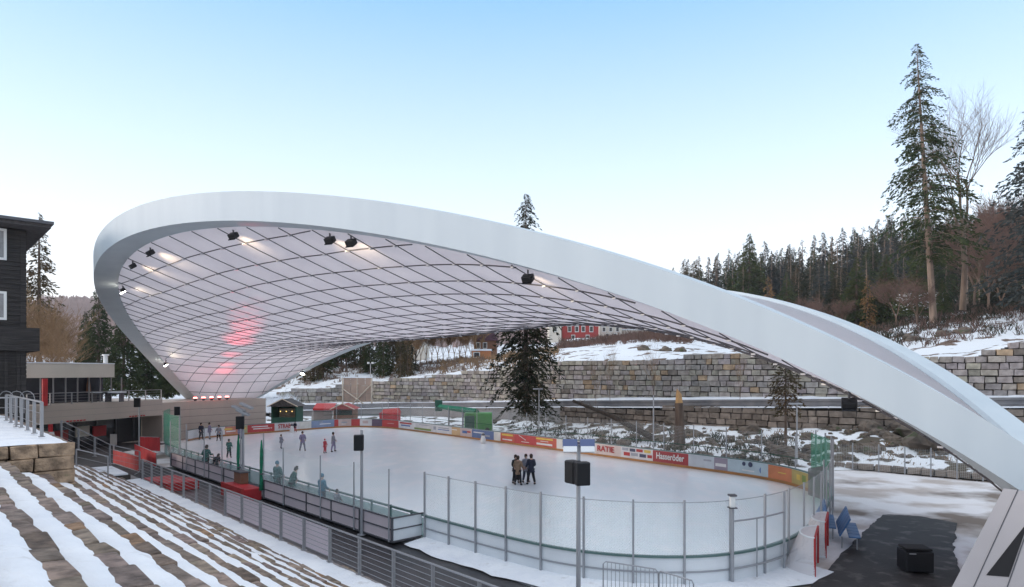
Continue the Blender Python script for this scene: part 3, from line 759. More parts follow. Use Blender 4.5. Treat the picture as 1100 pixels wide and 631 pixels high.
# railing with cables and banners
def railing(label, pts, step=1.75, hh=1.05, cables=6, banner=None, group=None, post_r=.035):
    pts = [Vector(p) for p in pts]
    root = thing('railing', label, 'railing', pts[0], 0, group)
    posts = []
    for a, b in zip(pts, pts[1:]):
        n = max(1, round((b - a).length / step))
        for k in range(n): posts.append(a.lerp(b, k / n))
    posts.append(pts[-1])
    for p in posts:
        d = math.atan2((posts[-1] - posts[0]).y, (posts[-1] - posts[0]).x)
        MB().box((p.x, p.y, p.z + hh / 2), (.05, .09, hh), d).box((p.x, p.y, p.z + .01), (.16, .16, .02), d).build('post', 'steel', root)
    MB().tube([p + Vector((0, 0, hh)) for p in pts], .028, 6).build('handrail', 'steel', root)
    mb = MB()
    for c in range(cables):
        z = hh * (c + 1) / (cables + 1)
        mb.tube([p + Vector((0, 0, z)) for p in pts], .009, 4)
    mb.build('cables', 'steel', root)
    return root, posts
rr, posts = railing('long steel cable railing with pale mesh banners beside the snowy walkway', [SP(39.2, 9.5, zw), SP(4.2, 9.5, zw)])
M['banner_mesh'] = net_mat('banner_mesh', (.62, .53, .56), .03, .75)
for a, b in zip(posts, posts[1:]):
    sm = sp_of((a + b) / 2)[0]
    if 18.5 < sm < 27.0:
        aa = a.lerp(b, .04); bb = a.lerp(b, .96); mb = MB(); L = (bb - aa).length
        o = Vector((.729, .684, 0)) * .03; z0, z1 = .12, .98
        mb.q([aa + o + Vector((0, 0, z0)), bb + o + Vector((0, 0, z0)), bb + o + Vector((0, 0, z1)), aa + o + Vector((0, 0, z1))], [(0, 0), (L, 0), (L, .9), (0, .9)]); mb.build('mesh_banner', 'banner_mesh', rr)

# block wall with snowy platform at the left
bw = thing('block_wall', 'rough block wall end holding up the snowy platform at the left', 'wall', SP(22.3, 2, 4))
mb = MB()
zt = 4.5
for kz, z0 in enumerate((4.12, 3.74, 3.36, 2.98, 2.6, 2.22, 1.84, 1.46)):
    p = -8 + random.uniform(0, .4)
    while p < 3.65:
        L = random.uniform(.35, .75); e = min(p + L, 3.65)
        if e > 3.3: e = 3.65
        mb.box(tuple(SP(22.5 + random.uniform(-.05, .05), (p + e) / 2, z0 + .18)), (.6, e - p - .03, .35), ANG_S, .025, tint=(lambda g: (g * 1.5, g * 1.35, g * 1.12))(random.uniform(.85, 1.15))); p = e
    s = 22.8
    while s < 39:
        L = random.uniform(.6, 1.1); mb.box(tuple(SP(s + L / 2, 3.4 + random.uniform(-.03, .03), z0 + .18)), (L - .03, .5, .35), ANG_S, .02, tint=tint()); s += L
mb.build('stonework', 'terrace_stone', bw, bevel=.03)
sbox(MB(), 22.75, 39, -8, 3.2, 0, 4.4).build('backing', 'joint', bw)
mb = MB(); rows = [[] for _ in range(12)]
for j in range(60):
    s = lerp(22.35, 39, j / 59)
    for q in range(12):
        p = lerp(-8, 3.5, q / 11); rows[q].append(SP(s + (.05 * noise.noise(Vector((p * 3, 0, 0))) if j == 0 else 0), p + (.05 * noise.noise(Vector((s * 3, 0, 0))) if q == 11 else 0), 4.54 + .02 * noise.noise(Vector((s, p, 0))) - (.06 if j == 0 or q == 11 else 0)))
mb.grid(rows); structure(mb.build('platform_snow', 'snow', smooth=True))
railing('short railing with tall posts along the edge of the snowy platform', [SP(24.0, 3.1, 4.55), SP(33, 3.1, 4.55)], 1.6, 1.05, 2)
railing('crosswise railing at the back of the snowy platform', [SP(29, 3.0, 4.55), SP(29, -3, 4.55)], 1.5, 1.05, 2)
railing('sloping stair railing going down behind the block wall', [UY(66, 33, 3.0), UY(118, 36, 1.45), UY(150, 37, .95)], 1.3, 1.05, 3)
railing('second stair railing at the head of the terraces', [UY(82, 30, 1.9), UY(116, 30.5, 1.5)], 1.3, 1.05, 2)
st = thing('landing', 'snowy stair landing at the far head of the terraces', 'landing', SP(41, 7.5, 0))
sbox(MB(), 39.5, 43.5, 3.6, 9.0, -.2, 1.0).build('slab', 'joint', st)
sbox(MB(), 39.6, 43.4, 3.7, 8.9, 1.0, 1.08).build('snow_cover', 'snow', st)
for k in range(4): sbox(MB(), 39.5, 41.5, 9.0 + k * .35, 9.35 + k * .35, -.2, .8 - k * .22).build('step', 'concrete', st)

# ================================================================== ROOF
FC = [[-6.317, 44.105, 9.27], [24.1, -23.363, -0.505], [11.228, 12.04, -0.565], [-0.311, -0.592, -5.425], [-0.206, -0.381, -0.14], [0.79, -1.821, -0.187], [-0.783, -0.738, 0.039], [-0.239, -0.342, -1.027], [0.357, 0.329, 0.108], [-0.497, 0.326, 0.111], [-0.074, -0.075, -0.292]]
def ringp(t):
    p = Vector(FC[0]); i = 1
    for k in range(1, 6):
        p += Vector(FC[i]) * math.cos(k * t) + Vector(FC[i + 1]) * math.sin(k * t); i += 2
    return p
NR = 360; RING = [ringp(-PI + 2 * PI * i / NR) for i in range(NR)]
for _p in RING:                 # the left foot stands further back, behind the abutment wall
    _t = max(0, min(1, (-.684 * _p.x + .729 * _p.y - 40) / 30)); _k = 1 + .09 * _t * _t * (3 - 2 * _t)
    _p.x *= _k; _p.y *= _k; _p.z = 6.5 + (_p.z - 6.5) * _k
HH, WD = 1.28, 1.3
def rn(i):
    d = RING[(i + 1) % NR] - RING[i - 1]; d.z = 0; d.normalize(); return Vector((d.y, -d.x, 0))
rc = sum(RING, Vector()) / NR
rsg = 1 if rn(90).dot(RING[90] - rc) > 0 else -1
rf = thing('rink_roof', 'sweeping white saddle shaped membrane roof over the ice rink', 'roof', (-6, 44, 0))
sec = [(0, 0), (-.02, -HH), (-WD, -HH), (-WD, .02), (-WD + .12, .16), (-.5, .10)]
rows = []
for (o, z) in sec + [sec[0]]:
    rows.append([RING[i % NR] + rn(i % NR) * rsg * o + Vector((0, 0, z)) for i in range(NR + 1)])
mb = MB(); mb.grid(rows)
o = mb.build('edge_beam', 'white_paint', rf, smooth=True)
m_ = o.modifiers.new('es', 'EDGE_SPLIT'); m_.split_angle = R(25)
INN = [RING[i] + rn(i) * rsg * (-WD + .03) + Vector((0, 0, -HH + .03)) for i in range(NR)]
sp = [sp_of(p) for p in INN]
iAx = max(range(NR), key=lambda i: sp[i][0]); iBx = min(range(NR), key=lambda i: sp[i][0])
sA, sB = sp[iAx][0], sp[iBx][0]
def arm(near):
    idx = []; i = iAx
    step = 1 if near else -1
    # near arm = smaller p
    test = sp[(iAx + 40) % NR][1] < sp[(iAx - 40) % NR][1]
    step = 1 if (near == test) else -1
    while True:
        idx.append(i)
        if i == iBx: break
        i = (i + step) % NR
    return [(sp[i][0], sp[i][1], INN[i].z) for i in idx][::-1]
def mono(a):
    out = [a[0]]
    for x in a[1:]:
        if x[0] > out[-1][0] + 1e-4: out.append(x)
    return out
NEAR, FARM = mono(arm(True)), mono(arm(False))
SAG = 3.0
def mem(s, w_):
    p0, z0 = table(NEAR, s, 1), table(NEAR, s, 2); p1, z1 = table(FARM, s, 1), table(FARM, s, 2)
    q = (2 * (s - sB) / (sA - sB) - 1)
    sag = SAG * max(0, 1 - q * q) ** 1.5
    return lerp(p0, p1, w_), lerp(z0, z1, w_) - sag * 4 * w_ * (1 - w_)
def mem_at(s, p):
    p0, p1 = table(NEAR, s, 1), table(FARM, s, 1)
    if p <= p0 or p >= p1 or p1 - p0 < .3: return None
    return mem(s, (p - p0) / (p1 - p0))[1]
ns = 110; rows = []
for j in range(ns + 1):
    s = lerp(sB + .02, sA - .02, .5 - .5 * math.cos(PI * j / ns)); rows.append([SP(s, *mem(s, q / 40)) for q in range(41)])
mb = MB(); mb.grid(rows); mo = mb.build('membrane', 'membrane', rf, smooth=True)
rows2 = []
for j in range(ns + 1):
    s = lerp(sB + .02, sA - .02, .5 - .5 * math.cos(PI * j / ns)); rows2.append([SP(s, *mem(s, q / 40)) + Vector((0, 0, HH - .05)) for q in range(41)])
mb = MB(); mb.grid(rows2); mb.build('roof_skin', 'roof_skin', rf, smooth=True)
CS, CP = 1.75, 1.7
GW = [(0, 3.0), (12, 3.5), (18.8, 3.6), (22.9, 3.5), (24.9, 3.4), (28.5, 3.0), (31.4, 2.4), (36.7, 1.2), (40.5, .6), (46.9, 0), (80, 0)]
cab = MB(); cab2 = MB(); cl = MB()
s = sB + 1.2
svals = []
while s < sA - .8:
    pts = [SP(s, *mem(s, q / 16)) - Vector((0, 0, .07)) for q in range(17)]
    cab.tube(pts, .024, 4, False); svals.append(s); s += CS
p = 11.5 - 1.7 * 6; pv = []
while p < 45:
    ss = [s for s in [sB + .1 + (sA - sB - .2) * k / 260 for k in range(261)] if mem_at(s, p + table(GW, s)) is not None]
    if len(ss) > 5:
        cab2.tube([SP(s, p + table(GW, s), mem_at(s, p + table(GW, s)) - .10) for s in ss[::3]], .028, 4, False); pv.append(p)
        for s in svals:
            z = mem_at(s, p + table(GW, s))
            if z is not None: cl.box(tuple(SP(s, p + table(GW, s), z - .12)), (.15, .15, .06), ANG_S)
    p += CP
cab.build('cross_cables', 'cable', rf); cab2.build('arch_cables', 'cable', rf); cl.build('cable_clamps', 'clamp', rf)

# floodlights hung under the edge beam
def spot(loc, target, energy, color, size=R(70), blend=.8, rad=.15):
    l = bpy.data.lights.new('lamp_light', 'SPOT'); l.energy = energy; l.color = color; l.spot_size = size; l.spot_blend = blend; l.shadow_soft_size = rad
    o = bpy.data.objects.new('lamp_light', l); col.objects.link(o); o.location = loc
    d = (Vector(target) - Vector(loc)); o.rotation_euler = d.to_track_quat('-Z', 'Y').to_euler(); return o
def ring_index(u, near=True):
    best = None
    for i in range(NR):
        th = -PI + 2 * PI * i / NR
        if near == (th < 0) and RING[i].y > 1:
            d = abs(u_of(RING[i]) - u)
            if u < 105: pass
            if best is None or d < best[0]: best = (d, i)
    return best[1]
fl_specs = [(RING, 'i', 88 - 8, 'small black floodlight under the top left bend of the roof edge'),]
def flood(i, label, lit=False, nfix=1, w_=.29, warm=900):
    n = rn(i) * rsg; base = RING[i] + n * (-WD - .25) + Vector((0, 0, -HH - .15))
    t = RING[(i + 1) % NR] - RING[i - 1]; t.z = 0; t.normalize(); ang = math.atan2(t.y, t.x)
    f = thing('floodlight', label, 'floodlight', base, 0, 'floodlights under the roof edge')
    MB().box((base.x, base.y, base.z + .05), (.06, .06, .3)).build('bracket', 'grey_dark', f)
    Mx = Matrix.Rotation(ang, 4, 'Z') @ Matrix.Rotation(R(35), 4, 'X')
    MB().box((base.x, base.y, base.z - .2), (w_ * 1.5, .30, .24), 0, 0, Mx.to_3x3()).build('housing', 'black', f, bevel=.03)
    MB().box((base.x, base.y, base.z - .33), (w_ * 1.35, .32, .04), 0, 0, Mx.to_3x3()).build('lens', 'lamp_white' if lit else 'glass_dark', f)
    return f, base, n
def ith(deg): return round((deg + 180) / 360 * NR) % NR
for deg, lab, lit in ((-95, 'small black floodlight at the left bend of the roof edge', 0), (-79, 'small black floodlight high up left of the twin floodlights', 0), (-67.5, 'left one of the twin black floodlights under the roof edge', 0), (-66.3, 'right one of the twin black floodlights under the roof edge', 0),
                      (-52.5, 'single black floodlight under the middle of the near roof edge', 0), (-31, 'dark box floodlight low on the right end of the near roof edge', 0), (-113, 'lit white floodlight on the leftmost inner roof edge', 1), (-146, 'bright lit floodlight low on the left roof edge', 1), (147, 'bright lit floodlight low on the far roof edge', 1), (-102, 'small black floodlight just above the lit one on the left roof edge', 0)):
    f, b, n = flood(ith(deg), lab, bool(lit))
    if lit:
        if deg == 147: spot(b + Vector((0, 0, -1.0)) - n * .8, SP(48, 36, 11), 130, (1, .84, .62), R(60))
        if deg == -146: spot(b + Vector((0, 0, -.5)) - n * .4, SP(50, 20, 13), 90, (1, .86, .62), R(70))
        if deg == -113: spot(b + Vector((0, 0, -.5)) - n * .4, SP(38, 17, 14), 60, (1, .88, .65), R(70))
    else:
        spot(b + Vector((0, 0, -.75)) + n * .1, b - n * 3.2 + Vector((0, 0, .1)), 70, (1, .82, .55), R(70), 1.0)

# red uplights on the left abutment
WL = [Vector((-35.8, 52, 0)), Vector((-33.0, 61.5, 0)), Vector((-32.0, 64.6, 0)), Vector((-29.7, 68.4, 0)), Vector((-27.2, 72, 0))]
ab = thing('roof_abutment', 'pale panelled abutment wall carrying the left foot of the roof', 'abutment', WL[2])
mb = MB()
def wseg(mb, a, b, z0, z1, t=.3, o=0):
    d = (b - a).normalized(); n = Vector((-d.y, d.x, 0))
    if n.x > 0: n = -n
    P = [a - n * o, b - n * o, b - n * o + n * t, a - n * o + n * t]
    cr_ = (P[1] - P[0]).cross(P[2] - P[0]).z
    if cr_ < 0: P = P[::-1]
    return mb.prism([q[:2] for q in P], z0, z1)
for k in range(1, 4): wseg(mb, WL[k], WL[k + 1], -.1, 3.6, 7)
mb.build('wall_block', 'clad', ab)
mb = MB()
for z in (.7, 1.4, 2.1, 2.8):
    for k in range(1, 4): wseg(mb, WL[k], WL[k + 1], z, z + .025, .02, .01)
mb.build('panel_joints', 'grey_dark', ab)
mb = MB(); wseg(mb, Vector((-32.3, 65.9, 0)), Vector((-29.9, 69.9, 0)), 2.9, 3.5, .1, .9); mb.build('louvre_panel', 'grey_dark', ab)
d = (WL[3] - WL[2]).normalized()
for k in range(5):
    q = WL[2].lerp(WL[3], .12 + .2 * k) + Vector((.15, -.1, 3.75))
    rl = thing('red_spotlight', ['leftmost of five red lamps at the left roof foot', 'second from left of five red lamps at the left roof foot', 'middle one of five red lamps at the left roof foot', 'second from right of five red lamps at the left roof foot', 'rightmost of five red lamps at the left roof foot'][k], 'lamp', q, 0, 'red lamps at the roof foot')
    MB().tube([q + Vector((0, 0, -.12)), q + Vector((0, 0, .05)), q + Vector((0, 0, .14))], [.1, .2, .17], 10).build('housing', 'grey_dark', rl)
    MB().tube([q + Vector((0, 0, .15)), q + Vector((0, 0, .26))], [.2, .14], 10).build('lens', 'lamp_red', rl)
    vt = (403, 393, 381, 366, 351)[k]; ut = (241, 245, 250, 256, 263)[k]
    best = None
    for js in range(60, 140):
        for jp in range(0, 60):
            ss_, pp_ = js * .5, 6 + jp * .5; zz_ = mem_at(ss_, pp_)
            if zz_ is None: continue
            P_ = SP(ss_, pp_, zz_); e_ = abs(u_of(P_) - ut) + abs(VH - FPX * (zz_ - CAMZ) / P_.y - vt)
            if best is None or e_ < best[0]: best = (e_, P_)
    dist_ = (best[1] - q).length
    lp_ = Vector((-29.2 + .2 * k, 65.3 + .3 * k, 3.3)); dist_ = (best[1] - lp_).length
    spot(lp_, best[1], dist_ ** 2 * (22, 22, 20, 14, 8)[k], (1, .02, .06), R((36, 28, 20, 12, 7)[k]), .9)

# right foot of the roof
rb_ = thing('roof_abutment', 'big slanted grey panelled abutment under the right foot of the roof', 'abutment', (14, 17, 0))
def hull(name, bot, top, z0, z1, m, parent):
    mb = MB(); n = len(bot); mb.v = [(p[0], p[1], z0) for p in bot] + [(p[0], p[1], z if (z := (p[2] if len(p) > 2 else z1)) else z1) for p in top]
    mb.f = [tuple(range(n))[::-1], tuple(range(n, 2 * n))] + [(i, (i + 1) % n, n + (i + 1) % n, n + i) for i in range(n)]
    return mb.build(name, m, parent)
hull('wall_block', [(10.0, 16.0), (12.1, 12.2), (24, 14), (24, 26), (15.5, 22)], [(12.9, 17.1, 3.45), (12.9 + 2.1 * .62, 17.1 - 3.8 * .62, 3.45), (24, 16, 2.2), (24, 24, 2.2), (15.5, 19.5, 3.0)], -.3, 3.4, 'panel_grey', rb_)
FA, FB, FD = Vector((10.0, 16.0, -.3)), Vector((12.1, 12.2, -.3)), Vector((12.9, 17.1, 3.45)); FC_ = FD + (FB - FA) * .62
def face(a_, b_, o_=.012):
    pz = FA.lerp(FB, a_).lerp(FD.lerp(FC_, a_), b_); n_ = (FB - FA).cross(FD - FA).normalized()
    if n_.y > 0 or n_.x > 0: n_ = -n_
    if n_.x > 0: n_ = -n_
    return pz + n_ * o_
mb = MB()
for a_ in (.12, .3, .5, .72): mb.tube([face(a_, .0), face(a_, .5), face(a_, 1)], .012, 4)
mb.build('panel_joints', 'grey_dark', rb_)
mb = MB(); mb.q([face(.16, .48), face(.29, .50), face(.29, .80), face(.275, .80)]); mb.build('slot_window', 'black_matt', rb_)

# ================================================================== CLUBHOUSE
ch = thing('clubhouse', 'low rink clubhouse with long beige fascia and dark glass front', 'building', (-36, 55, 0))
A0 = Vector((-37.6, 45.5, 0)); A1 = WL[1] + (WL[1] - WL[0]).normalized() * .0
mb = MB(); wseg(mb, A0, A1, 2.45, 3.95, 9); mb.build('fascia', 'clad', ch)
mb = MB()
for z in (2.95, 3.45): wseg(mb, A0, A1, z, z + .02, .02, .01)
mb.build('fascia_joints', 'concrete', ch)
dn = Vector((-(A1 - A0).y, (A1 - A0).x, 0)).normalized()
if dn.x > 0: dn = -dn
mb = MB(); wseg(mb, A0 + dn * 2.5, A1 + dn * 2.5, 0, 2.45, .2); mb.build('glass_front', 'glass_dark', ch)
for k in range(9):
    a = (A0 + dn * 2.4).lerp(A1 + dn * 2.4, k / 8.5); MB().box((a.x, a.y, 1.22), (.12, .12, 2.44)).build('mullion', 'grey_dark', ch)
for k, (t_, m_) in enumerate(((.25, 'house_red'), (.5, 'house_red'), (.72, 'red'), (.62, 'cream'), (.4, 'curtain'))):
    a = (A0 + dn * 2.3).lerp(A1 + dn * 2.3, t_); MB().box((a.x, a.y, 1.1 + .1 * k), (.1, 1.3, .9), math.atan2((A1 - A0).y, (A1 - A0).x) - PI / 2).build('poster', m_, ch)
for t_ in (.42, .78):
    a = A0.lerp(A1, t_); text_mesh('STERN' if False else 'EISBAR', .01, 'red', (0, 0, -5), 0, ch) if False else None
    mb = MB()
    for k in range(6):
        b = a + (A1 - A0).normalized() * (k * .3); mb.box((b.x + .06, b.y, 2.56), (.06, .2, .10))
    mb.build('red_letters', 'red', ch)
MB().tube([(-35.2, 49.7, 0), (-35.2, 49.7, 2.5)], .16, 10).build('red_column', 'red', ch)
MB().box((-35.05, 49.6, 1.6), (.2, .3, .7)).build('column_sign', 'board_white', ch)
# upper pavilion
pv_ = thing('pavilion', 'glazed upper pavilion with thick cream flat roof on the clubhouse deck', 'building', (-40, 56, 4))
B0, B1 = UY(27, 50, 0), UY(123, 57, 0)
def bseg(mb, a, b, z0, z1, t, o=0):
    d = (b - a).normalized(); n = Vector((-d.y, d.x, 0))
    if n.y < 0: n = -n
    P = [a - n * o, b - n * o, b - n * o + n * t, a - n * o + n * t]
    return mb.prism([q[:2] for q in P], z0, z1)
mb = MB(); bseg(mb, B0, B1, 6.05, 7.2, 9); mb.build('roof_slab', 'cream', pv_)
mb = MB(); bseg(mb, B0, B1, 7.2, 7.28, 9, .05); mb.build('roof_edge', 'snow', pv_)
mb = MB(); bseg(mb, B0, B1, 3.96, 6.05, .08, -1.4); mb.build('glazing', 'shade_glass', pv_)
for k in range(8):
    a = B0.lerp(B1, .03 + k * .135); MB().box((a.x, a.y + 1.3, 5.0), (.08, .08, 2.1)).build('mullion', 'steel', pv_)
c = B0.lerp(B1, .5); MB().tube([(c.x + .2, c.y + 4, 7.2), (c.x + .2, c.y + 4, 7.95)], .18, 12).tube([(c.x + .2, c.y + 4, 7.95), (c.x + .2, c.y + 4, 8.08)], .28, 12).build('chimney', 'window_white', pv_)
c = UY(42, 49.8, 0); MB().tube([(c.x, c.y + .6, 3.9), (c.x, c.y + .6, 6.0)], .2, 10).build('red_column', 'red', pv_)
railing('thin railing along the edge of the clubhouse roof deck', [A0 + Vector((.1, 0, 3.95)), A1 + Vector((-.1, 0, 3.95))], 1.8, .9, 3)
for k in range(3):
    q = UY(95 + k * 14, 56, 3.95); tb = thing('folded_parasol', ['wrapped parasol nearest the pavilion glass', 'middle snow topped table on the clubhouse deck', 'snow topped table at the right of the clubhouse deck'][k], ['parasol', 'table', 'table'][k], q)
    if k == 0:
        MB().tube([q, q + Vector((0, 0, 2.2))], .03, 6).build('pole', 'steel', tb); MB().tube([q + Vector((0, 0, .8)), q + Vector((0, 0, 1.4)), q + Vector((0, 0, 2.2))], [.2, .16, .04], 8).build('canopy', 'house_brown', tb)
    else:
        tb.name = 'deck_table'
        MB().box((q.x, q.y, q.z + .75), (1.6, .9, .08)).build('table_top', 'grey_dark', tb); MB().box((q.x, q.y, q.z + .83), (1.55, .85, .09)).build('snow_cover', 'snow', tb)
        for dx in (-.6, .6): MB().box((q.x + dx, q.y, q.z + .36), (.08, .6, .72)).build('leg', 'grey_dark', tb)
structure(MB().prism([(-46, 40), (-33, 40), (-31.5, 60), (-46, 60)], -.1, .004).build('forecourt', 'asphalt'))
structure(MB().prism([SP(43.6, 3)[:2], SP(43.6, 13.2)[:2], SP(60, 13.2)[:2], SP(60, 3)[:2]], -.1, .0).build('forecourt', 'asphalt'))

# ================================================================== DARK WOODEN HOUSE
hs = thing('wooden_house', 'tall black timber house with white windows and overhanging roof', 'house', SP(42, 4.6, 4))
SH, PH = 42.0, 4.75
mb = MB(); sbox(mb, SH, SH + 10, -12, PH, 0, 13.85); mb.build('wall', 'wood_dark', hs)
mb = MB()
zz = 4.6
while zz < 13.7:
    sbox(mb, SH - .045, SH, -12, PH + .02, zz, zz + .16); zz += .23
mb.build('cladding', 'wood_dark', hs)
mb = MB()
for p in (PH - .12, 2.2): sbox(mb, SH - .08, SH - .04, p - .12, p + .12, 4.4, 13.8)
mb.build('corner_board', 'wood_dark', hs)
mb = MB(); sbox(mb, SH - 1.3, SH + 11, -13, PH + .9, 13.9, 14.08)
o = mb.build('soffit', 'shingle', hs)
mb = MB(); P = [SP(SH - 1.5, -13), SP(SH - 1.5, PH + 1.0), SP(SH + 11.2, PH + 1.0), SP(SH + 11.2, -13)]
n0 = len(mb.v); mb.prism([q[:2] for q in P], 14.08, lambda q: 14.22); mb.build('eave', 'grey_dark', hs)
mb = MB(); T = [SP(SH - 1.5, -13, 14.22), SP(SH - 1.5, PH + 1.0, 14.22), SP(SH + 11.2, PH + 1.0, 14.22), SP(SH + 11.2, -13, 14.22), SP(SH + 4.5, -10, 15.0), SP(SH + 4.5, PH - 4, 15.0)]
mb.v = [tuple(q) for q in T]; mb.f = [(0, 1, 5, 4), (1, 2, 5), (2, 3, 4, 5), (3, 0, 4)]; mb.build('roof', 'shingle', hs)
def hwin(p0, p1, z0, z1):
    f = MB()
    t_ = .12
    sbox(f, SH - .12, SH - .02, p0, p1, z0, z0 + t_); sbox(f, SH - .12, SH - .02, p0, p1, z1 - t_, z1)
    sbox(f, SH - .12, SH - .02, p0, p0 + t_, z0 + t_, z1 - t_); sbox(f, SH - .12, SH - .02, p1 - t_, p1, z0 + t_, z1 - t_)
    fo = f.build('window', 'window_white', hs)
    sbox(MB(), SH - .07, SH - .05, p0 + t_, p1 - t_, z0 + t_, z1 - t_).build('pane', 'curtain', fo)
yh = SP(SH, PH).y
for (v0, v1) in ((249, 282), (315, 345)):
    hwin(2.3, 3.95, ZV(v1, yh), ZV(v0, yh)); hwin(-.8, 1.2, ZV(v1, yh), ZV(v0, yh))
mb = MB(); sbox(mb, SH - .3, SH + 6, 2.0, PH + .55, 7.6, 8.8); mb.build('balcony_front', 'wood_dark', hs)
mb = MB()
for k in range(14): sbox(mb, SH - .12, SH - .05, PH - .4 - k * .5, PH - .25 - k * .5, 4.4, 7.6)
mb.build('plank_door', 'wood_dark', hs)
# ladder of steel hoops beside it
for k in range(1):
    q = UY(10, 31, 4.55); bk = thing('hoop_rack', 'bent steel hoop rack on the snowy platform before the black house', 'rack', q)
    for dx in (-.5, .0, .5):
        pts = [q + Vector((dx + .0, 0, 0))] + [q + Vector((dx + .35 - .35 * math.cos(t * PI / 6), 0, .7 + .35 * math.sin(t * PI / 6))) for t in range(7)] + [q + Vector((dx + .7, 0, 0))]
        MB().tube(pts, .02, 5).build('hoop', 'steel', bk)

# ================================================================== TREES
def conifer(h, r, base=.12, n=70, seed=1, leaf=.5, droop=.35, per=9, power=.8, gap=.0, lean=0, trunk_r=None, irr=0):
    rnd = random.Random(seed); tr = MB(); cr_ = MB(); trr = trunk_r or h * .013 + .04
    tr.tube([(lean * t * h * .02, 0, h * t) for t in (0, .15, .4, .7, .97)], [trr * 1.2, trr, trr * .8, trr * .45, trr * .1], 7)
    for k in range(n):
        t = (k + rnd.random()) / n; z = h * (base + (1 - base) * t)
        if rnd.random() < gap: continue
        prof = min(1, (1 - t) ** power * 1.15) * (min(1, .55 + t * 3))
        L = r * prof * rnd.uniform(.6 - irr * .7, 1.12) + .12; a = rnd.uniform(0, 2 * PI)
        ca, sa = math.cos(a), math.sin(a)
        up = .15 + .5 * t
        ex = []
        for q in range(4):
            w_ = q / 3; ex.append(Vector((ca * L * w_, sa * L * w_, z + L * (up * w_ - (droop + up) * w_ * w_))))
        tr.tube(ex, [.02 + L * .008, .015 + L * .005, .012, .005], 3, False)
        m = max(3, int(per * (L / r + .25)))
        for j in range(m):
            w_ = (j + rnd.random()) / m; w_ = .08 + .92 * w_ ** .8
            i = min(2, int(w_ * 3)); b = ex[i].lerp(ex[i + 1], w_ * 3 - i)
            side = rnd.choice((-1, 1)); sp_ = L * .30 * (1 - w_ * .6) * rnd.random() * side
            b = b + Vector((-sa * sp_, ca * sp_, -abs(sp_) * .25 - rnd.random() * leaf * .3))
            s_ = leaf * rnd.uniform(.6, 1.25) * (.35 + .65 * min(1, prof * 1.5))
            d = Vector((ca * rnd.uniform(.2, 1) - sa * side * rnd.uniform(0, 1), sa * rnd.uniform(.2, 1) + ca * side * rnd.uniform(0, 1), rnd.uniform(-.9, .1))).normalized()
            e = d.cross(Vector((rnd.uniform(-1, 1), rnd.uniform(-1, 1), rnd.uniform(-.3, 1)))).normalized() * s_ * .17
            cr_.q([b - e * .6, b + d * s_ * .5 - e, b + d * s_, b + d * s_ * .5 + e])
    return tr.mesh('trunk'), cr_.mesh('crown')
def bare(h, r, seed=1, levels=4, trr=.2, spread=.5, first=.35, nb=3, tmin=0.0):
    rnd = random.Random(seed); tr = MB(); tw = MB()
    def grow(p, d, L, rad, lv):
        mb = tr if lv >= levels - 1 else tw
        pts = [p]; n = 4; q = p.copy(); dd = d.copy()
        for k in range(n):
            dd = (dd + Vector((rnd.uniform(-1, 1), rnd.uniform(-1, 1), rnd.uniform(-.2, .6))) * .13).normalized(); q = q + dd * L / n; pts.append(q.copy())
        rr = [max(tmin, rad * (1 - .5 * k / n)) for k in range(n + 1)]
        mb.tube(pts, rr, 5 if rad > .05 else 3, False)
        if lv <= 0: return
        m = nb + (1 if lv < levels - 1 else 0)
        for k in range(m):
            t = rnd.uniform(.35, 1); i = min(n - 1, int(t * n)); b = pts[i].lerp(pts[i + 1], t * n - i)
            a = rnd.uniform(0, 2 * PI); side = Vector((math.cos(a), math.sin(a), rnd.uniform(-.1, .5)))
            grow(b, (dd * (1 - spread) + side * spread).normalized(), L * rnd.uniform(.5, .8), rr[i] * .55 + .004, lv - 1)
        grow(pts[-1], (dd + Vector((rnd.uniform(-.2, .2), rnd.uniform(-.2, .2), .2))).normalized(), L * .7, rr[-1] * .8, lv - 1)
    H0 = h * first
    tp = [Vector((0, 0, 0)), Vector((h * .01, 0, H0 * .5)), Vector((0, 0, H0))]
    tr.tube(tp, [trr * 1.25, trr, trr * .85], 7, False)
    for k in range(nb + 1):
        a = 2 * PI * k / (nb + 1) + rnd.random(); sd = Vector((math.cos(a), math.sin(a), 0)) * r / h * 1.3
        grow(tp[-1] - Vector((0, 0, rnd.random() * H0 * .3)), (Vector((0, 0, 1)) + sd).normalized(), (h - H0) * rnd.uniform(.42, .55), trr * .6, levels - 1)
    return tr.mesh('trunk'), tw.mesh('crown')
def tree(name, meshes, mats, loc, rz=0, sc=1.0, label='', cat='tree', group=None):
    t = thing(name, label, cat, loc, rz, group); t.scale = (sc, sc, sc) if not isinstance(sc, tuple) else sc
    for me, m, nm in zip(meshes, mats, ('trunk', 'crown')):
        key = (me.name, m)
        if key not in TM:
            c = me.copy(); c.materials.append(M[m]); TM[key] = c
        o = bpy.data.objects.new(nm, TM[key]); col.objects.link(o); o.parent = t
    return t
TM = {}
far_c = [conifer(20, 3.9, .30, 150, 11, .8, per=24, power=.9, irr=.35), conifer(20, 4.3, .16, 170, 12, .8, per=24, power=.95, irr=.25), conifer(20, 3.5, .42, 110, 13, .75, per=24, power=.85, irr=.4), conifer(20, 4.2, .03, 210, 14, .8, per=26, power=1.0, irr=.2), conifer(20, 3.6, .22, 100, 15, .7, per=18, gap=.15, power=.85, irr=.5)]
dense_c = conifer(20, 4.6, .02, 300, 19, .7, per=40, power=.95, irr=.15)
bush_c = [conifer(10, 2.6, .02, 110, 21, .6, per=12), conifer(10, 2.2, .03, 100, 22, .6, per=12)]
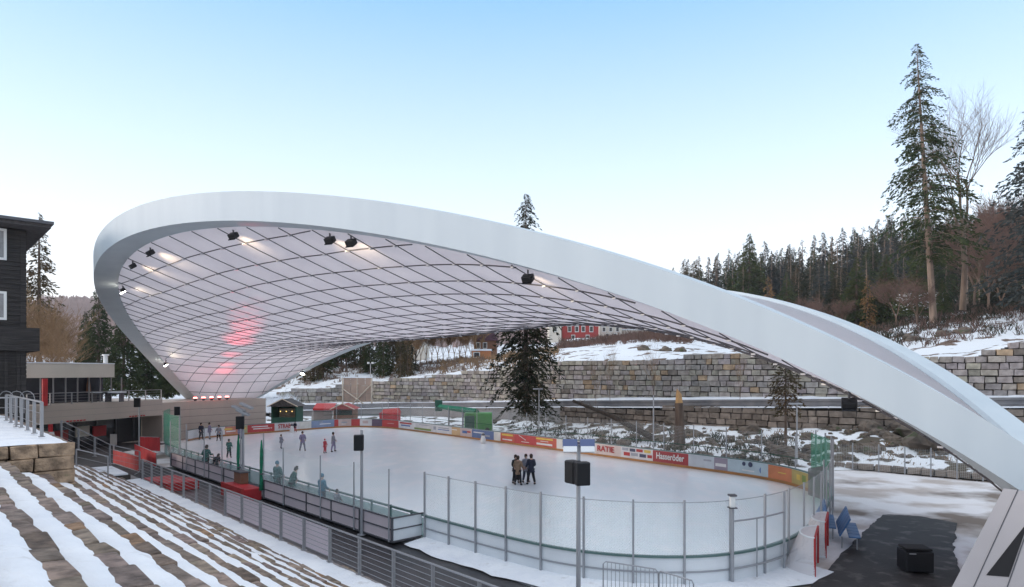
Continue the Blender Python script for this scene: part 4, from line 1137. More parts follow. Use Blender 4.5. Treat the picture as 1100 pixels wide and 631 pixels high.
far_b = [bare(12, 4, 31, 5, .16, .5, .3, 3, .015), bare(12, 4, 32, 5, .14, .55, .25, 3, .015), bare(12, 3, 33, 5, .15, .45, .4, 3, .015)]
gold = [bare(12, 4, 71 + i, 5, .15, .5, .28, 3, .034) for i in range(3)]
sap = [bare(12, 3, 61 + i, 4, .10, .5, .3, 3) for i in range(3)]
def gz(u, Y): return hill_z(u, Y) - .3

# hero trees at the right
T1 = conifer(34.5, 6.4, .22, 300, 41, .52, .36, 66, .72, .12, trunk_r=.36, irr=.55)
Y1 = 80; zb = ZV(344, Y1)
_t1 = tree('spruce_tree', T1, ('bark_pale', 'needle'), UY(1003, Y1, zb - .4), 0, 1, 'tallest spruce with long bare lower trunk on the right hillside', 'tree')
_t1.rotation_euler = (0, -.062, 0)
T2 = bare(29, 5.5, 47, 5, .36, .40, .42, 3)
Y2 = 84
tree('bare_tree', T2, ('bark_mid', 'twig'), UY(1034, Y2, ZV(330, Y2) - .4), 5.2, (.88, .88, .9), 'tall leafless deciduous tree just right of the tallest spruce', 'tree')
T3 = conifer(27, 6.2, .1, 260, 43, .6, .32, 40, .75, .1, trunk_r=.35)
tree('spruce_tree', T3, ('bark', 'needle_blue'), UY(1120, 70, ZV(345, 70) - .4), 2, 1, 'dark spruce cut by the right edge of the photo', 'tree')
# spruce beside the road, seen below and above the roof
T4 = conifer(22, 4.1, .02, 340, 44, .46, .62, 52, .58, .08, trunk_r=.28, irr=.75)
Y4 = 66
tree('spruce_tree', T4, ('bark', 'needle_dark'), UY(565, Y4, ZV(445, Y4) - .3), 0, (1, 1, 1.03), 'big dark drooping spruce by the road whose tip shows above the roof', 'tree')
# pole-like pine right
T5 = conifer(7.6, 1.15, .35, 120, 45, .30, .5, 12, .3, .2, trunk_r=.10)
tree('young_pine', T5, ('bark', 'needle_brown'), UY(844, 48, ZV(480, 48) - .1), 0, 1, 'slim ragged conifer standing in front of the stone wall at right', 'tree')
# left group
for (u, Y, vt, vb, kind, lab, wx) in ((42, 78, 228, 400, 0, 'slender spruce rising behind the corner of the black house', .80), (106, 92, 304, 425, 3, 'dark spruce left of the white roof edge', 1.05), (133, 88, 318, 425, 3, 'broad spruce behind the clubhouse deck', 1.1),
                                     (158, 95, 345, 425, 1, 'mid height spruce under the left roof bend', 1.15), (182, 90, 372, 425, 3, 'lower spruce beside the left roof foot', 1.2), (92, 98, 335, 425, 1, 'small spruce just left of the dark spruce group', .9)):
    zt_, zb_ = ZV(vt, Y), ZV(vb, Y); h = zt_ - zb_
    me = conifer(h, h * .17 * wx, .12 if kind == 0 else .03, 240 if kind == 0 else 280, int(u), .55, .35, 18 if kind == 0 else 26, .75, .08 if kind == 0 else 0)
    tree('spruce_tree', me, ('bark', 'needle_brown' if kind == 0 else 'needle'), UY(u, Y, zb_), u, 1, lab, 'tree')
for i, (u, Y, s_) in enumerate(((32, 70, .95), (50, 66, .75), (64, 74, .75), (20, 72, .9))):
    tree('bare_tree', far_b[i % 3], ('twig', 'twig_gold'), UY(u, Y, 2.2), i, s_, ['bare brown tree right behind the black house', 'bare bush between black house and pavilion', 'bare thin tree above the pavilion roof', 'bare tree hidden mostly by the black house'][i], 'tree')
# middle background under the roof
rnd = random.Random(5)
for i, u in enumerate(list(range(292, 450, 5))):
    Y = rnd.uniform(112, 135); vt = rnd.uniform(325, 362); h = ZV(vt, Y) - gz(u, Y)
    if rnd.random() < .62: tree('spruce_tree', far_c[rnd.choice((0, 1, 3))], ('bark', rnd.choice(('needle', 'needle_dark', 'needle_brown'))), UY(u, Y, gz(u, Y)), rnd.random() * 6, h / 20, 'dark spruce in the wood behind the far roof foot', 'tree', 'trees of the wood behind the far roof foot')
    else: tree('bare_tree', far_b[i % 3], ('bark', 'twig'), UY(u, Y, gz(u, Y)), rnd.random() * 6, h / 12, 'bare brown tree in the wood behind the far roof foot', 'tree', 'trees of the wood behind the far roof foot')
for i, u in enumerate((440, 446, 452, 458, 464, 470, 476, 482, 488, 494, 500, 506, 512)):
    Y = 110 + (i * 37 % 19); h = ZV(342 + (i * 13 % 9), Y) - gz(u, Y)
    tree('bare_tree', gold[i % 3], ('twig_gold' if i != 6 else 'birch', 'twig_gold'), UY(u, Y, gz(u, Y)), i, (h / 15, h / 15, h / 12), 'golden brown leafless tree beside the purple roofed house' if i != 6 else 'pale birch trunk among the golden leafless trees', 'tree', 'golden leafless trees by the purple roofed house' if i != 6 else None)
for i, u in enumerate((430, 438)):
    tree('spruce_tree', bush_c[i], ('bark', 'needle_brown'), UY(u, 108, gz(u, 108)), i, (.55, .55, .9), ['brownish conifer left of the golden trees', 'brownish conifer touching the golden trees'][i], 'tree')
for i, (u, Y, s_) in enumerate(((655, 69, .52), (640, 68, .4), (702, 60, .5), (795, 60, .42))):
    tree('sapling', sap[i % 3], ('twig', 'twig_gold'), UY(u, Y, table(RD, u, 2) - .5), i, (s_ * .5, s_ * .5, s_ * 1.15), ['thin bare sapling against the wall right of the big spruce', 'smaller bare sapling nearest the big spruce', 'bare sapling left of the broken trunk', 'bare sapling left of the ragged conifer'][i], 'tree')
# right forest
rnd = random.Random(9)
SKYL = [(700, 292), (730, 284), (760, 276), (800, 262), (850, 262), (900, 247), (950, 234), (1000, 229), (1050, 219), (1100, 208), (1200, 190), (1500, 150)]
FG = 'trees of the conifer forest on the right hill'
cnt = 0
for row, (Yr, n_, dv) in enumerate(((198, 48, -4), (184, 46, 2), (170, 42, 7), (155, 38, 16), (140, 34, 30), (122, 26, 48))):
    for k in range(n_):
        u = lerp(706, 1215, (k + rnd.uniform(-.35, .35)) / n_)
        if u < 716 or (row >= 3 and u < (790, 830, 850)[row - 3]) or (row == 5 and 965 < u < 1050): continue
        Y = Yr + rnd.uniform(-8, 8); vt = table(SKYL, u) + dv + abs(rnd.gauss(0, 9)); zb_ = gz(u, Y); h = ZV(vt, Y) - zb_
        if h < 4: continue
        kind = rnd.choices((0, 1, 2, 3, 4), (3, 3, 4, 2, 2))[0]; mt = rnd.choices(('needle_blue', 'needle_dark', 'needle', 'needle_brown'), (5, 4, 2, 1))[0]
        tree('spruce_tree', far_c[kind], ('bark_pale', mt), UY(u, Y, zb_), rnd.random() * 6, (h / 20, h / 20, h / 20), {0: 'slim forest spruce on the right hill', 1: 'dense forest spruce on the right hill', 2: 'long trunked forest spruce with high crown on the right hill', 3: 'forest spruce with branches to the ground on the right hill', 4: 'sparse gappy forest spruce on the right hill'}[kind], 'tree', FG); cnt += 1
for i, (u, Y, vt, mt, lab, wx, src) in enumerate(((805, 150, 251, 'needle', 'large bushy spruce standing out above the ring beam', 1.25, 3), (735, 160, 278, 'needle_brown', 'reddish brown tinged conifer at the left end of the forest', 1.1, 1), (745, 158, 280, 'needle_brown', 'second reddish brown conifer at the left end of the forest', 1.1, 1), (723, 162, 287, 'needle', 'small dark fir at the very left end of the forest', 1, 0),
        (920, 100, 276, 'needle', 'dense dark green fir at the forest edge behind the roof', 1.35, 3), (952, 98, 273, 'needle', 'dense pointed green fir between the roof and the tallest spruce', 1.4, 3), (770, 155, 274, 'needle_blue', 'thin see through fir left of the large bushy spruce', .9, 4), (845, 130, 292, 'needle', 'low green fir above the white roof top', 1.3, 3), (985, 92, 262, 'needle', 'green pine partly behind the tallest spruce', 1.2, 1), (1075, 95, 268, 'needle_dark', 'dark fir right of the leafless tree', 1.5, 3),
        (895, 105, 300, 'needle_dark', 'short dark fir left of the dense dark green fir', 1.4, 3), (1012, 96, 300, 'needle', 'green fir just behind the tallest spruce trunk', 1.2, 3), (880, 120, 285, 'needle_blue', 'middle sized bluish fir behind the roof', 1.2, 1))):
    zb_ = gz(u, Y); h = ZV(vt, Y) - zb_; tree('spruce_tree', dense_c if src == 3 else far_c[src], ('bark', 'needle_green' if mt == 'needle' else mt), UY(u, Y, zb_), i * 1.3, (h / 20 * wx, h / 20 * wx, h / 20), lab, 'tree')
zl = gz(825, 125); h = ZV(296, 125) - zl; tree('larch_tree', bush_c[0], ('bark', 'larch'), UY(825, 125, zl), 0, (h / 13, h / 13, h / 10), 'small orange larch above the white roof top', 'tree')
zl = gz(930, 97); tree('larch_tree', bush_c[1], ('bark', 'larch'), UY(932, 97, zl), 0, (.7, .7, .9), 'dull orange larch between two dense green firs', 'tree')
for i, (u, Y, s_) in enumerate(((865, 112, .5), (880, 100, .5), (905, 95, .45), (963, 88, .55), (1062, 90, 1.2), (1090, 95, 1.3), (1075, 78, .6), (985, 80, .45), (840, 118, .45), (1048, 100, 1.2))):
    tree('bare_tree', far_b[i % 3], ('twig', 'twig_red'), UY(u, Y, gz(u, Y)), i, s_, 'reddish bare tree at the edge of the right forest', 'tree', 'reddish bare trees at the forest edge')

# undergrowth
def brush(name, label, n, fu, mats, hmin, hmax, seed, cat='undergrowth'):
    rnd = random.Random(seed); mb = MB()
    for k in range(n):
        u, Y, z = fu(rnd); b = UY(u, Y, z); H_ = rnd.uniform(hmin, hmax)
        for j in range(7):
            d = Vector((rnd.uniform(-.6, .6), rnd.uniform(-.6, .6), 1)) * H_ * rnd.uniform(.5, 1); wv = Vector((d.z, 0, -d.x)).normalized() * .022 * (1 + Y / 90)
            q = b + Vector((rnd.uniform(-.4, .4), rnd.uniform(-.4, .4), -.1)); mb.q([q - wv, q + wv, q + d])
            for _ in range(3):
                t = rnd.uniform(.3, .9); e = q + d * t; f_ = d * .4 + Vector((rnd.uniform(-.4, .4), rnd.uniform(-.4, .4), 0)) * H_ * .5; mb.q([e - wv * .6, e + wv * .6, e + f_])
    o = mb.build(name, mats); tag(o, label, cat, None, 'stuff'); return o
def on_hill(u0, u1, d0, d1):
    def f(r):
        u = r.uniform(u0, u1); Y = table(W, u, 1) + lerp(d0, d1, r.random() ** .8); return u, Y, hill_z(u, Y)
    return f
brush('reddish_brush', 'reddish bare brush on the bank above the high stone wall', 800, on_hill(598, 745, 34, 60), 'twig_red', .8, 1.9, 1)
brush('brown_brush', 'brown undergrowth along the edge of the right forest', 2300, on_hill(840, 1200, 9, 70), 'twig_red', .4, 1.3, 2)
brush('dry_scrub', 'dry scrub on the snowy bank above the wall', 300, on_hill(470, 600, 5, 30), 'twig_gold', .4, 1.4, 3)
brush('hill_scrub', 'tan scrub in front of the wood behind the far roof foot', 420, on_hill(300, 520, 5, 26), 'twig', .4, 1.2, 4)
brush('dark_bracken', 'dark evergreen scrub under the forest trees', 1400, on_hill(850, 1200, 10, 60), 'needle_dark', .4, 1.3, 6)
def on_slope(u0, u1, t0, t1):
    def f(r):
        u = r.uniform(u0, u1); p = slope_pt(u, r.uniform(t0, t1)); return u, p.y, p.z
    return f
brush('green_bracken', 'dark green scrub on the rocky slope behind the boards', 260, on_slope(560, 860, .05, .7), 'needle_dark', .3, .7, 7)
brush('dry_grass', 'tufts of dry grass among the rocks', 120, on_slope(640, 1080, .1, .95), 'twig_gold', .2, .5, 8)
# far leafless hill wood
mb = MB(); rnd = random.Random(12)
for k in range(9000):
    u = rnd.uniform(20, 760) if k < 2500 else rnd.uniform(40, 125); Y = rnd.uniform(330, 740); z = hill_z(u, Y); H_ = rnd.uniform(9, 16); wv = Vector((rnd.uniform(1.2, 2.6), 0, 0)); q = UY(u, Y, z - 1)
    mb.q([q - wv * .5, q + wv * .5, q + wv + Vector((0, 0, H_ * .6)), q + Vector((rnd.uniform(-.6, .6), 0, H_)), q - wv + Vector((0, 0, H_ * .55))])
    mb.q([q - Vector((0, 1, 0)), q + Vector((0, 1, 0)), q + Vector((0, 1.8, H_ * .6)), q + Vector((0, 0, H_)), q + Vector((0, -1.8, H_ * .6))])
tag(mb.build('far_wood', 'far_wood'), 'distant pinkish brown leafless wood covering the hill at the left', 'wood', None, 'stuff')

# rocks
def rock_mesh(seed, sx, sy, sz):
    bm = bmesh.new(); bmesh.ops.create_icosphere(bm, subdivisions=3, radius=1)
    for v in bm.verts:
        n = noise.noise(v.co * 1.1 + Vector((seed, 0, 0))) * .5 + noise.noise(v.co * 2.7 + Vector((0, seed, 0))) * .22
        c = v.co * (1 + n); v.co = Vector((c.x * sx, c.y * sy, c.z * sz))
    me = bpy.data.meshes.new('rock'); bm.to_mesh(me); bm.free(); me.materials.append(M['rock']); return me
RM = [rock_mesh(i * 3.1, 1, .8, .6) for i in range(6)]
rnd = random.Random(3)
def rock(loc, s_, rz, lab, k=0, group='rocks on the snowy slope'):
    o = bpy.data.objects.new('rock', RM[k]); col.objects.link(o); o.location = loc; o.rotation_euler = (rnd.uniform(-.3, .3), rnd.uniform(-.3, .3), rz); o.scale = (s_, s_, s_)
    tag(o, lab, 'rock', group); return o
for k in range(210):
    u = rnd.uniform(625, 1075) if k < 170 else rnd.uniform(560, 1075); t = rnd.uniform(.12, .95); p = slope_pt(u, t); s_ = min(1.0, rnd.lognormvariate(-1.25, .5)); p.z += s_ * .08
    rock(p, s_, rnd.random() * 6, 'brown rock half sunk in the snow below the dark road wall', k % 6)
for i, (u, v, s_, lab) in enumerate(((938, 463, 1.0, 'large pale brown rock topped with snow below the road wall'), (975, 470, 1.1, 'big dark brown rock left of the huge boulder'), (963, 461, .8, 'rounded tan rock in the upper part of the slope'), (806, 466, .9, 'large brown rock beside the broken trunk'), (1000, 480, 1.9, 'huge snow topped boulder under the roof edge at right'), (934, 487, .8, 'low brown rock in the middle of the snow slope'), (727, 455, 1.1, 'dark round boulder behind the broken trunk'))):
    best = min((slope_pt(u, t / 20) for t in range(21)), key=lambda p: abs(VH - FPX * (p.z - CAMZ) / p.y - v)); rock(best + Vector((0, 0, .2)), s_, i, lab, i % 6, None)
# brown heap on the upper bank
for i, u in enumerate((693, 715, 730, 980, 1012, 1035)):
    Y = table(W, u, 1) + 14; rock(UY(u, Y, hill_z(u, Y)), .9, i, ['brown rock on the snowy bank above the wall, first from the left', 'brown rock on the snowy bank above the wall, second from the left', 'brown rock on the bank above the wall nearest the roof', 'brown rock above the right end of the wall', 'second brown rock above the right end of the wall', 'rock below the forest at the right end of the wall'][i], i, None)

# fallen log, broken trunk
lg = thing('fallen_trunk', 'long dark fallen trunk lying diagonally down the slope', 'log', UY(650, 58, 2))
p0, p1 = UY(616, 64, ZV(431, 64)), min((slope_pt(700, t / 20) for t in range(21)), key=lambda p: abs(VH - FPX * (p.z - CAMZ) / p.y - 476)) + Vector((0, 0, .45))
MB().tube([p0, p0.lerp(p1, .5) + Vector((0, -.3, .25)), p1], [.15, .22, .28], 9).build('stem', 'wood_log', lg, smooth=True)
for k in range(9):
    b = p0.lerp(p1, .08 + .09 * k); MB().tube([b, b + Vector((rnd.uniform(-.7, .7), rnd.uniform(-.5, .5), rnd.uniform(.2, 1)))], [.05, .01], 4).build('branch_stub', 'bark', lg)
bt = thing('broken_trunk', 'snapped upright trunk with pale splintered top', 'tree', UY(729, 52, 1))
b = UY(730, 51, ZV(478, 51)); hh = ZV(418, 51) - b.z
MB().tube([b, b + Vector((0, 0, hh * .4)), b + Vector((-.05, 0, hh * .75))], [.45, .36, .32], 10).build('stem', 'bark', bt, smooth=True)
MB().tube([b + Vector((-.05, 0, hh * .74)), b + Vector((-.08, 0, hh * .9)), b + Vector((-.2, 0, hh))], [.30, .22, .03], 7).build('splintered_top', 'split_wood', bt)

# ================================================================== BUILDINGS IN THE DISTANCE
def house(label, u0, u1, Y, v0, vb, wallm, roofm, roof='flat', depth=9, wins=(), rh=2.0, over=.4, name='house'):
    a, b = UY(u0, Y), UY(u1, Y); z1 = ZV(v0, Y); z0 = ZV(vb, Y) - 1.5
    r = thing(name, label, 'house', ((a.x + b.x) / 2, Y, z0)); w_ = b.x - a.x; cx = (a.x + b.x) / 2
    MB().box((cx, Y + depth / 2, (z0 + z1) / 2), (w_, depth, z1 - z0)).build('wall', wallm, r)
    if roof == 'flat': MB().box((cx, Y + depth / 2, z1 + .15), (w_ + over, depth + over, .3)).build('roof', roofm, r)
    elif roof == 'gable':      # ridge along y
        mb = MB(); mb.v = [(cx - w_ / 2 - over, Y - over, z1), (cx + w_ / 2 + over, Y - over, z1), (cx, Y - over, z1 + rh), (cx - w_ / 2 - over, Y + depth, z1), (cx + w_ / 2 + over, Y + depth, z1), (cx, Y + depth, z1 + rh)]
        mb.f = [(0, 1, 2), (3, 5, 4), (0, 2, 5, 3), (1, 4, 5, 2), (0, 3, 4, 1)]; mb.build('roof', roofm, r)
    else:                      # ridge along x
        mb = MB(); mb.v = [(cx - w_ / 2 - over, Y - over, z1), (cx + w_ / 2 + over, Y - over, z1), (cx + w_ / 2 + over, Y + depth + over, z1), (cx - w_ / 2 - over, Y + depth + over, z1), (cx - w_ / 2 - over, Y + depth / 2, z1 + rh), (cx + w_ / 2 + over, Y + depth / 2, z1 + rh)]
        mb.f = [(0, 1, 5, 4), (2, 3, 4, 5), (0, 4, 3), (1, 2, 5), (0, 3, 2, 1)]; mb.build('roof', roofm, r)
    for (fx, fz, ww, wh) in wins:
        x = lerp(a.x, b.x, fx); z = lerp(ZV(vb, Y), z1, fz)
        fo = MB().box((x, Y - .04, z), (ww, .1, wh)).build('window', 'window_white', r)
        MB().box((x, Y - .10, z), (ww * .75, .04, wh * .78)).build('pane', 'glass_dark', fo)
    return r
house('red house with white windows and dark flat roof above the wall', 604, 643, 165, 348, 368, 'house_red', 'grey_dark', wins=[(.2, .72, 1.0, 1.6), (.4, .72, 1.0, 1.6), (.58, .72, 1.0, 1.6), (.8, .72, 1.0, 1.6), (.3, .25, 1.0, 1.5), (.7, .25, 1, 1.5)])
house('cream block right of the red house', 644, 668, 175, 349, 366, 'cream', 'grey_dark', wins=[(.2, .7, .9, 1.3), (.5, .7, .9, 1.3), (.8, .7, .9, 1.3), (.35, .3, .9, 1.3), (.7, .3, .9, 1.3)])
house('long low cream building at the right of the house row', 669, 700, 180, 355, 366, 'cream', 'snow', wins=[(.15, .5, .9, 1.2), (.4, .5, .9, 1.2), (.65, .5, .9, 1.2), (.9, .5, .9, 1.2)])
house('small beige house left of the red house', 590, 603, 160, 346, 366, 'cream', 'snow', wins=[(.5, .6, .9, 1.2)])
ph_ = house('brown house with steep purple roof beside the big spruce', 509, 533, 122, 366, 384, 'house_brown', 'roof_purple', 'gable', 9, wins=[(.2, .7, .8, 1.2), (.5, .7, .8, 1.2)], rh=4.6)
house('small orange wooden garage below the purple roofed house', 507, 527, 117, 377, 386, 'garage_wood', 'snow', 'flat', 4, wins=[(.25, .5, 1.2, 1.0)], name='garage')
house('white roofed house behind the golden trees', 433, 456, 150, 364, 380, 'cream', 'snow', 'ridge', 9, wins=[(.3, .6, 1, 1.2), (.7, .6, 1, 1.2)], rh=2.6)
hut = house('white flat roofed hut at the foot of the forest', 975, 1014, 108, 314, 328, 'board_white', 'wood_dark', 'flat', 5, wins=[(.85, .55, 1.2, 1.2)], name='hut')

# lattice timber screen
sc_ = thing('timber_screen', 'pinkish plywood screen with crossed white bracing in front of the stone wall', 'screen', UY(385, 100, 1))
a, b = UY(369, 100, 0), UY(400, 99, 0); z0, z1 = ZV(440, 100), ZV(406, 100)
d = (b - a); nx = Vector((d.y, -d.x, 0)).normalized()
for i in range(4):
    for j in range(3):
        P, Q = a.lerp(b, i / 4 + .008), a.lerp(b, (i + 1) / 4 - .008); zz0, zz1 = lerp(z0 + 1.2, z1, j / 3) + .03, lerp(z0 + 1.2, z1, (j + 1) / 3) - .03
        mb = MB(); mb.prism([P[:2], Q[:2], (Q - nx * .08)[:2], (P - nx * .08)[:2]], zz0, zz1); mb.build('board', 'ply', sc_)
for P, Q, r_ in ((a + Vector((0, 0, lerp(z0, z1, .65))), b + Vector((0, 0, z0)), .1), (b + Vector((0, 0, lerp(z0, z1, .8))), a + Vector((0, 0, z0)) + d * .15, .1), (a + Vector((0, 0, z0)), a + Vector((0, 0, z1)), .12), (b + Vector((0, 0, z0)), b + Vector((0, 0, z1)), .12), (a.lerp(b, .5) + Vector((0, 0, z0)), a.lerp(b, .5) + Vector((0, 0, z1)), .07)):
    MB().tube([P + nx * .25, Q + nx * .25], r_, 4).build('brace', 'timber', sc_)
MB().box(((a.x + b.x) / 2, (a.y + b.y) / 2, z1 + .08), (d.length, .3, .16), math.atan2(d.y, d.x)).build('snow_cover', 'snow', sc_)

# market huts
def market_hut(label, u0, u1, Y, vt, wallm, roofm, openm, ridge=.9, snow=False):
    a, b = UY(u0, Y), UY(u1, Y); z1 = ZV(vt, Y); w_ = b.x - a.x; cx = (a.x + b.x) / 2; D = 2.6
    r = thing('market_hut', label, 'hut', (cx, Y, 0)); t_ = .12
    MB().box((cx, Y + D, z1 / 2), (w_, t_, z1)).build('back_wall', wallm, r)
    for sx in (-1, 1): MB().box((cx + sx * (w_ / 2 - t_ / 2), Y + D / 2, z1 / 2), (t_, D - .14, z1)).build('side_wall', wallm, r)
    MB().box((cx, Y + .06, .55), (w_ - .26, t_, 1.1)).build('counter', wallm, r)
    MB().box((cx, Y + D - .3, z1 * .6), (w_ - .4, .1, z1 * .5)).build('shelf', openm, r)
    mb = MB(); mb.v = [(cx - w_ / 2 - .3, Y - .4, z1 + .02), (cx + w_ / 2 + .3, Y - .4, z1 + .02), (cx, Y - .4, z1 + ridge), (cx - w_ / 2 - .3, Y + D + .3, z1 + .02), (cx + w_ / 2 + .3, Y + D + .3, z1 + .02), (cx, Y + D + .3, z1 + ridge)]
    mb.f = [(0, 1, 2), (3, 5, 4), (0, 2, 5, 3), (1, 4, 5, 2), (0, 3, 4, 1)]; mb.build('roof', roofm, r)
    mb = MB()
    for sx in (-1, 1): mb.tube([(cx + sx * (w_ / 2 + .32), Y - .44, z1 + .02), (cx, Y - .44, z1 + ridge + .03)], .06, 4)
    mb.build('gable_board', 'timber' if not snow else 'garage_wood', r); return r
h1 = market_hut('dark green open market hut with glowing yellow bulbs', 291, 318, 78, 437, 'dark_green', 'shingle', 'timber')
q = UY(305, 77.6, ZV(443, 77.6))
lb = thing('string_bulb', 'row of small warm bulbs inside the green hut', 'lamp', q)
M['bulb'] = mat('bulb', (.9, .7, .3), .4, emit=((1, .65, .2), 1.0))
for dx in (-.7, 0, .7): MB().tube([q + Vector((dx, .8, 0)), q + Vector((dx, .8, .10))], .045, 8).build('bulb', 'bulb', lb)
market_hut('brown market hut with bright red roof', 358, 379, 82, 440, 'house_brown', 'roof_red', 'dark_green', .7)
aw = thing('awning', 'long red awning between the two huts', 'awning', UY(346, 84, 0))
a, b = UY(336, 83), UY(358, 83)
mb = MB(); mb.v = [(a.x, a.y, ZV(439, 83)), (b.x, b.y, ZV(439, 83)), (b.x, b.y + 1.6, ZV(434, 83)), (a.x, a.y + 1.6, ZV(434, 83)), (a.x, a.y, ZV(441, 83)), (b.x, b.y, ZV(441, 83))]; mb.f = [(0, 1, 2, 3), (4, 5, 1, 0)]; mb.build('cloth', 'red_plastic', aw)
for p in (a, b): MB().tube([(p.x, p.y + .1, 0), (p.x, p.y + .1, ZV(440, 83))], .05, 6).build('pole', 'galv', aw)
bx = thing('kiosk_counter', 'grey counter wall under the red awning', 'counter', UY(346, 85)); MB().box(tuple(UY(346, 85, .7)), (2.6, .5, 1.4)).build('counter_body', 'concrete', bx); MB().box(tuple(UY(346, 85, 1.45)), (2.8, .7, .08)).build('counter_top', 'grey_dark', bx)
# red chalet-like box on boards
rx = thing('red_booth', 'low red booth with sloping lid behind the far boards', 'booth', UY(419, 81))
c = UY(419, 80.5); MB().box((c.x, c.y, .75), (2.4, 1.2, 1.5)).build('booth_body', 'red', rx)
mb = MB(); mb.v = [(c.x - 1.0, c.y - .6, 1.5), (c.x + 1.3, c.y - .6, 1.5), (c.x + 1.1, c.y, 2.1), (c.x - .9, c.y, 1.9), (c.x - 1.0, c.y + .6, 1.5), (c.x + 1.3, c.y + .6, 1.5)]; mb.f = [(0, 1, 2, 3), (3, 2, 5, 4), (0, 3, 4), (1, 5, 2)]; mb.build('lid', 'red_plastic', rx)
# green machine with long arm
gm = thing('green_conveyor', 'bright green machine body with long dark green sloping arm', 'machine', UY(514, 70))
c = UY(514, 71); MB().box((c.x, c.y, 1.15), (3.0, 1.8, 1.9)).build('machine_body', 'green_metal', gm, bevel=.12)
MB().box((c.x - .9, c.y - 1.0, 1.1), (1.0, .3, 1.4)).build('hatch', 'dark_green', gm, bevel=.05)
p0 = UY(469, 84, ZV(436.5, 84)); p1 = Vector((c.x - .2, c.y, 2.2)); MB().tube([p0, p1], [.28, .34], 4).build('arm', 'green_cloth', gm)
for t in (.1,): q = p0.lerp(p1, .06); MB().box((q.x, q.y, q.z + .1), (.9, .7, 1.4)).build('arm_head', 'dark_green', gm, bevel=.05)
for t in (.35, .7): q = p0.lerp(p1, t); MB().tube([(q.x, q.y, 0), q], .07, 6).build('arm_leg', 'grey_dark', gm)
for dx in (-1, 1): MB().tube([(c.x + dx, c.y - .9, .25), (c.x + dx, c.y - 1.05, .25)], .27, 12).build('wheel', 'black', gm)
# snow covered shrubs by left foot
brush('snowy_shrubs', 'snow laden shrubs beside the far left roof foot', 120, lambda r: (r.uniform(283, 318), r.uniform(86, 100), 1.2), 'snow', .8, 2.4, 15, 'shrubs')

# ================================================================== POLES, SPEAKERS
def speaker_pole(label, x, y, z0, ztop, zs, ang, r_=.055, double=False, head=None, sh=.62, arm=0):
    r = thing('lamp_post' if head else 'speaker_pole', label, 'lamp post' if head else 'pole', (x, y, z0))
    MB().tube([(x, y, z0), (x, y, ztop)], [r_ * 1.1, r_ * .9], 10).build('pole', 'galv', r)
    MB().tube([(x, y, z0), (x, y, z0 + .04)], r_ * 3, 10).build('base_plate', 'galv', r)
    if head == 'bar':
        MB().box((x, y, ztop - .06), (.75, .07, .05), 0).build('crossbar', 'galv', r)
        for dx in (-.21, .21):
            hd = MB().box((x + dx, y - .05, ztop + .04), (.36, .10, .20), 0, 0, Matrix.Rotation(R(-20), 3, 'X')).build('lamp_head', 'blue_sign', r, bevel=.02)
            MB().box((x + dx, y - .10, ztop - .10), (.33, .10, .14), 0, 0, Matrix.Rotation(R(-20), 3, 'X')).build('lamp_glass', 'board_white', hd)
    if head == 'double':
        for dx, dz in ((-.25, .1), (.2, .25), (.0, -.12)):
            MB().box((x + dx, y, ztop + dz), (.75, .4, .12), 0, 0, Matrix.Rotation(R(25), 3, 'Y')).build('lamp_head', 'galv', r, bevel=.03)
    if head == 'street':
        MB().box((x - .1, y, ztop), (.9, .25, .1)).build('lamp_head', 'galv', r, bevel=.02)
    for k in range(2 if double else (1 if zs else 0)):
        a = ang + (k * R(75)); ox, oy = math.sin(a) * .24, -math.cos(a) * .24
        if double: ox, oy = ((-.13, .0), (.06, -.27))[k]; a = (R(-55), R(12))[k]
        sx_, sy_ = x + ox + arm, y + oy
        s = thing('loudspeaker', 'loudspeaker', 'speaker', (sx_, sy_, zs))
        s['label'] = f'black loudspeaker on the {label}' if not double else (['wedge shaped black loudspeaker facing left on the near pole', 'black loudspeaker facing front on the near pole'][k])
        bw_ = sh * .62
        MB().box((sx_, sy_, zs), (bw_, .26 if double else .34, sh), a).build('cabinet', 'black', s, bevel=.03)
        MB().box((sx_ + math.sin(a) * (.135 if double else .175), sy_ - math.cos(a) * (.135 if double else .175), zs), (bw_ * .86, .02, sh * .9), a).build('grille', 'black_matt', s)
        MB().box((sx_ - ox * .5, sy_ - oy * .5, zs), (.06, .06, .12), a).build('bracket', 'galv', s)
    return r
speaker_pole('near grey lamp pole with two lamp bars', 1.62, 15.9, -.05, ZV(478, 15.9), ZV(507, 15.9), R(-20), .055, True, 'bar', .56)
speaker_pole('slim pole beside the walkway panels', UY(388.5, 26).x, 26, 0, ZV(462, 26), ZV(475, 26), R(10), .06, False, None, .62, -.1)
speaker_pole('lamp pole with several flat heads by the red ramp', UY(261, 36.8).x, 36.8, 0, ZV(441, 36.8), ZV(454, 36.8), R(20), .075, False, 'double', .72, -.15)
speaker_pole('thin pole in front of the clubhouse fascia', UY(149.5, 50).x, 50, 0, ZV(427, 50), ZV(432.5, 50), R(20), .05, False, None, .7, -.1)
speaker_pole('pole by the green netting corner', UY(193, 46).x, 46, 0, ZV(437, 46), ZV(441.5, 46), R(30), .06, False, None, .6, -.2)
for i, (u, vt, vb, Y) in enumerate(((579, 418, 480, 60), (856, 434, 499, 44.5), (702, 425, 498, 48), (417, 428, 452, 82))):
    p = UY(u, Y); speaker_pole(['grey lamp post in front of the big spruce', 'grey lamp post right of the ragged conifer', 'thin mast between fallen trunk and broken trunk', 'thin lamp post left of the red booth'][i], p.x, p.y, ZV(vb, Y), ZV(vt, Y), 0, 0, .05, False, 'street' if i != 2 else None)
q = UY(408, 98); fl = thing('streetlight', 'twin globe street light on the bank above the low wall', 'lamp post', (q.x, q.y, 4.5))
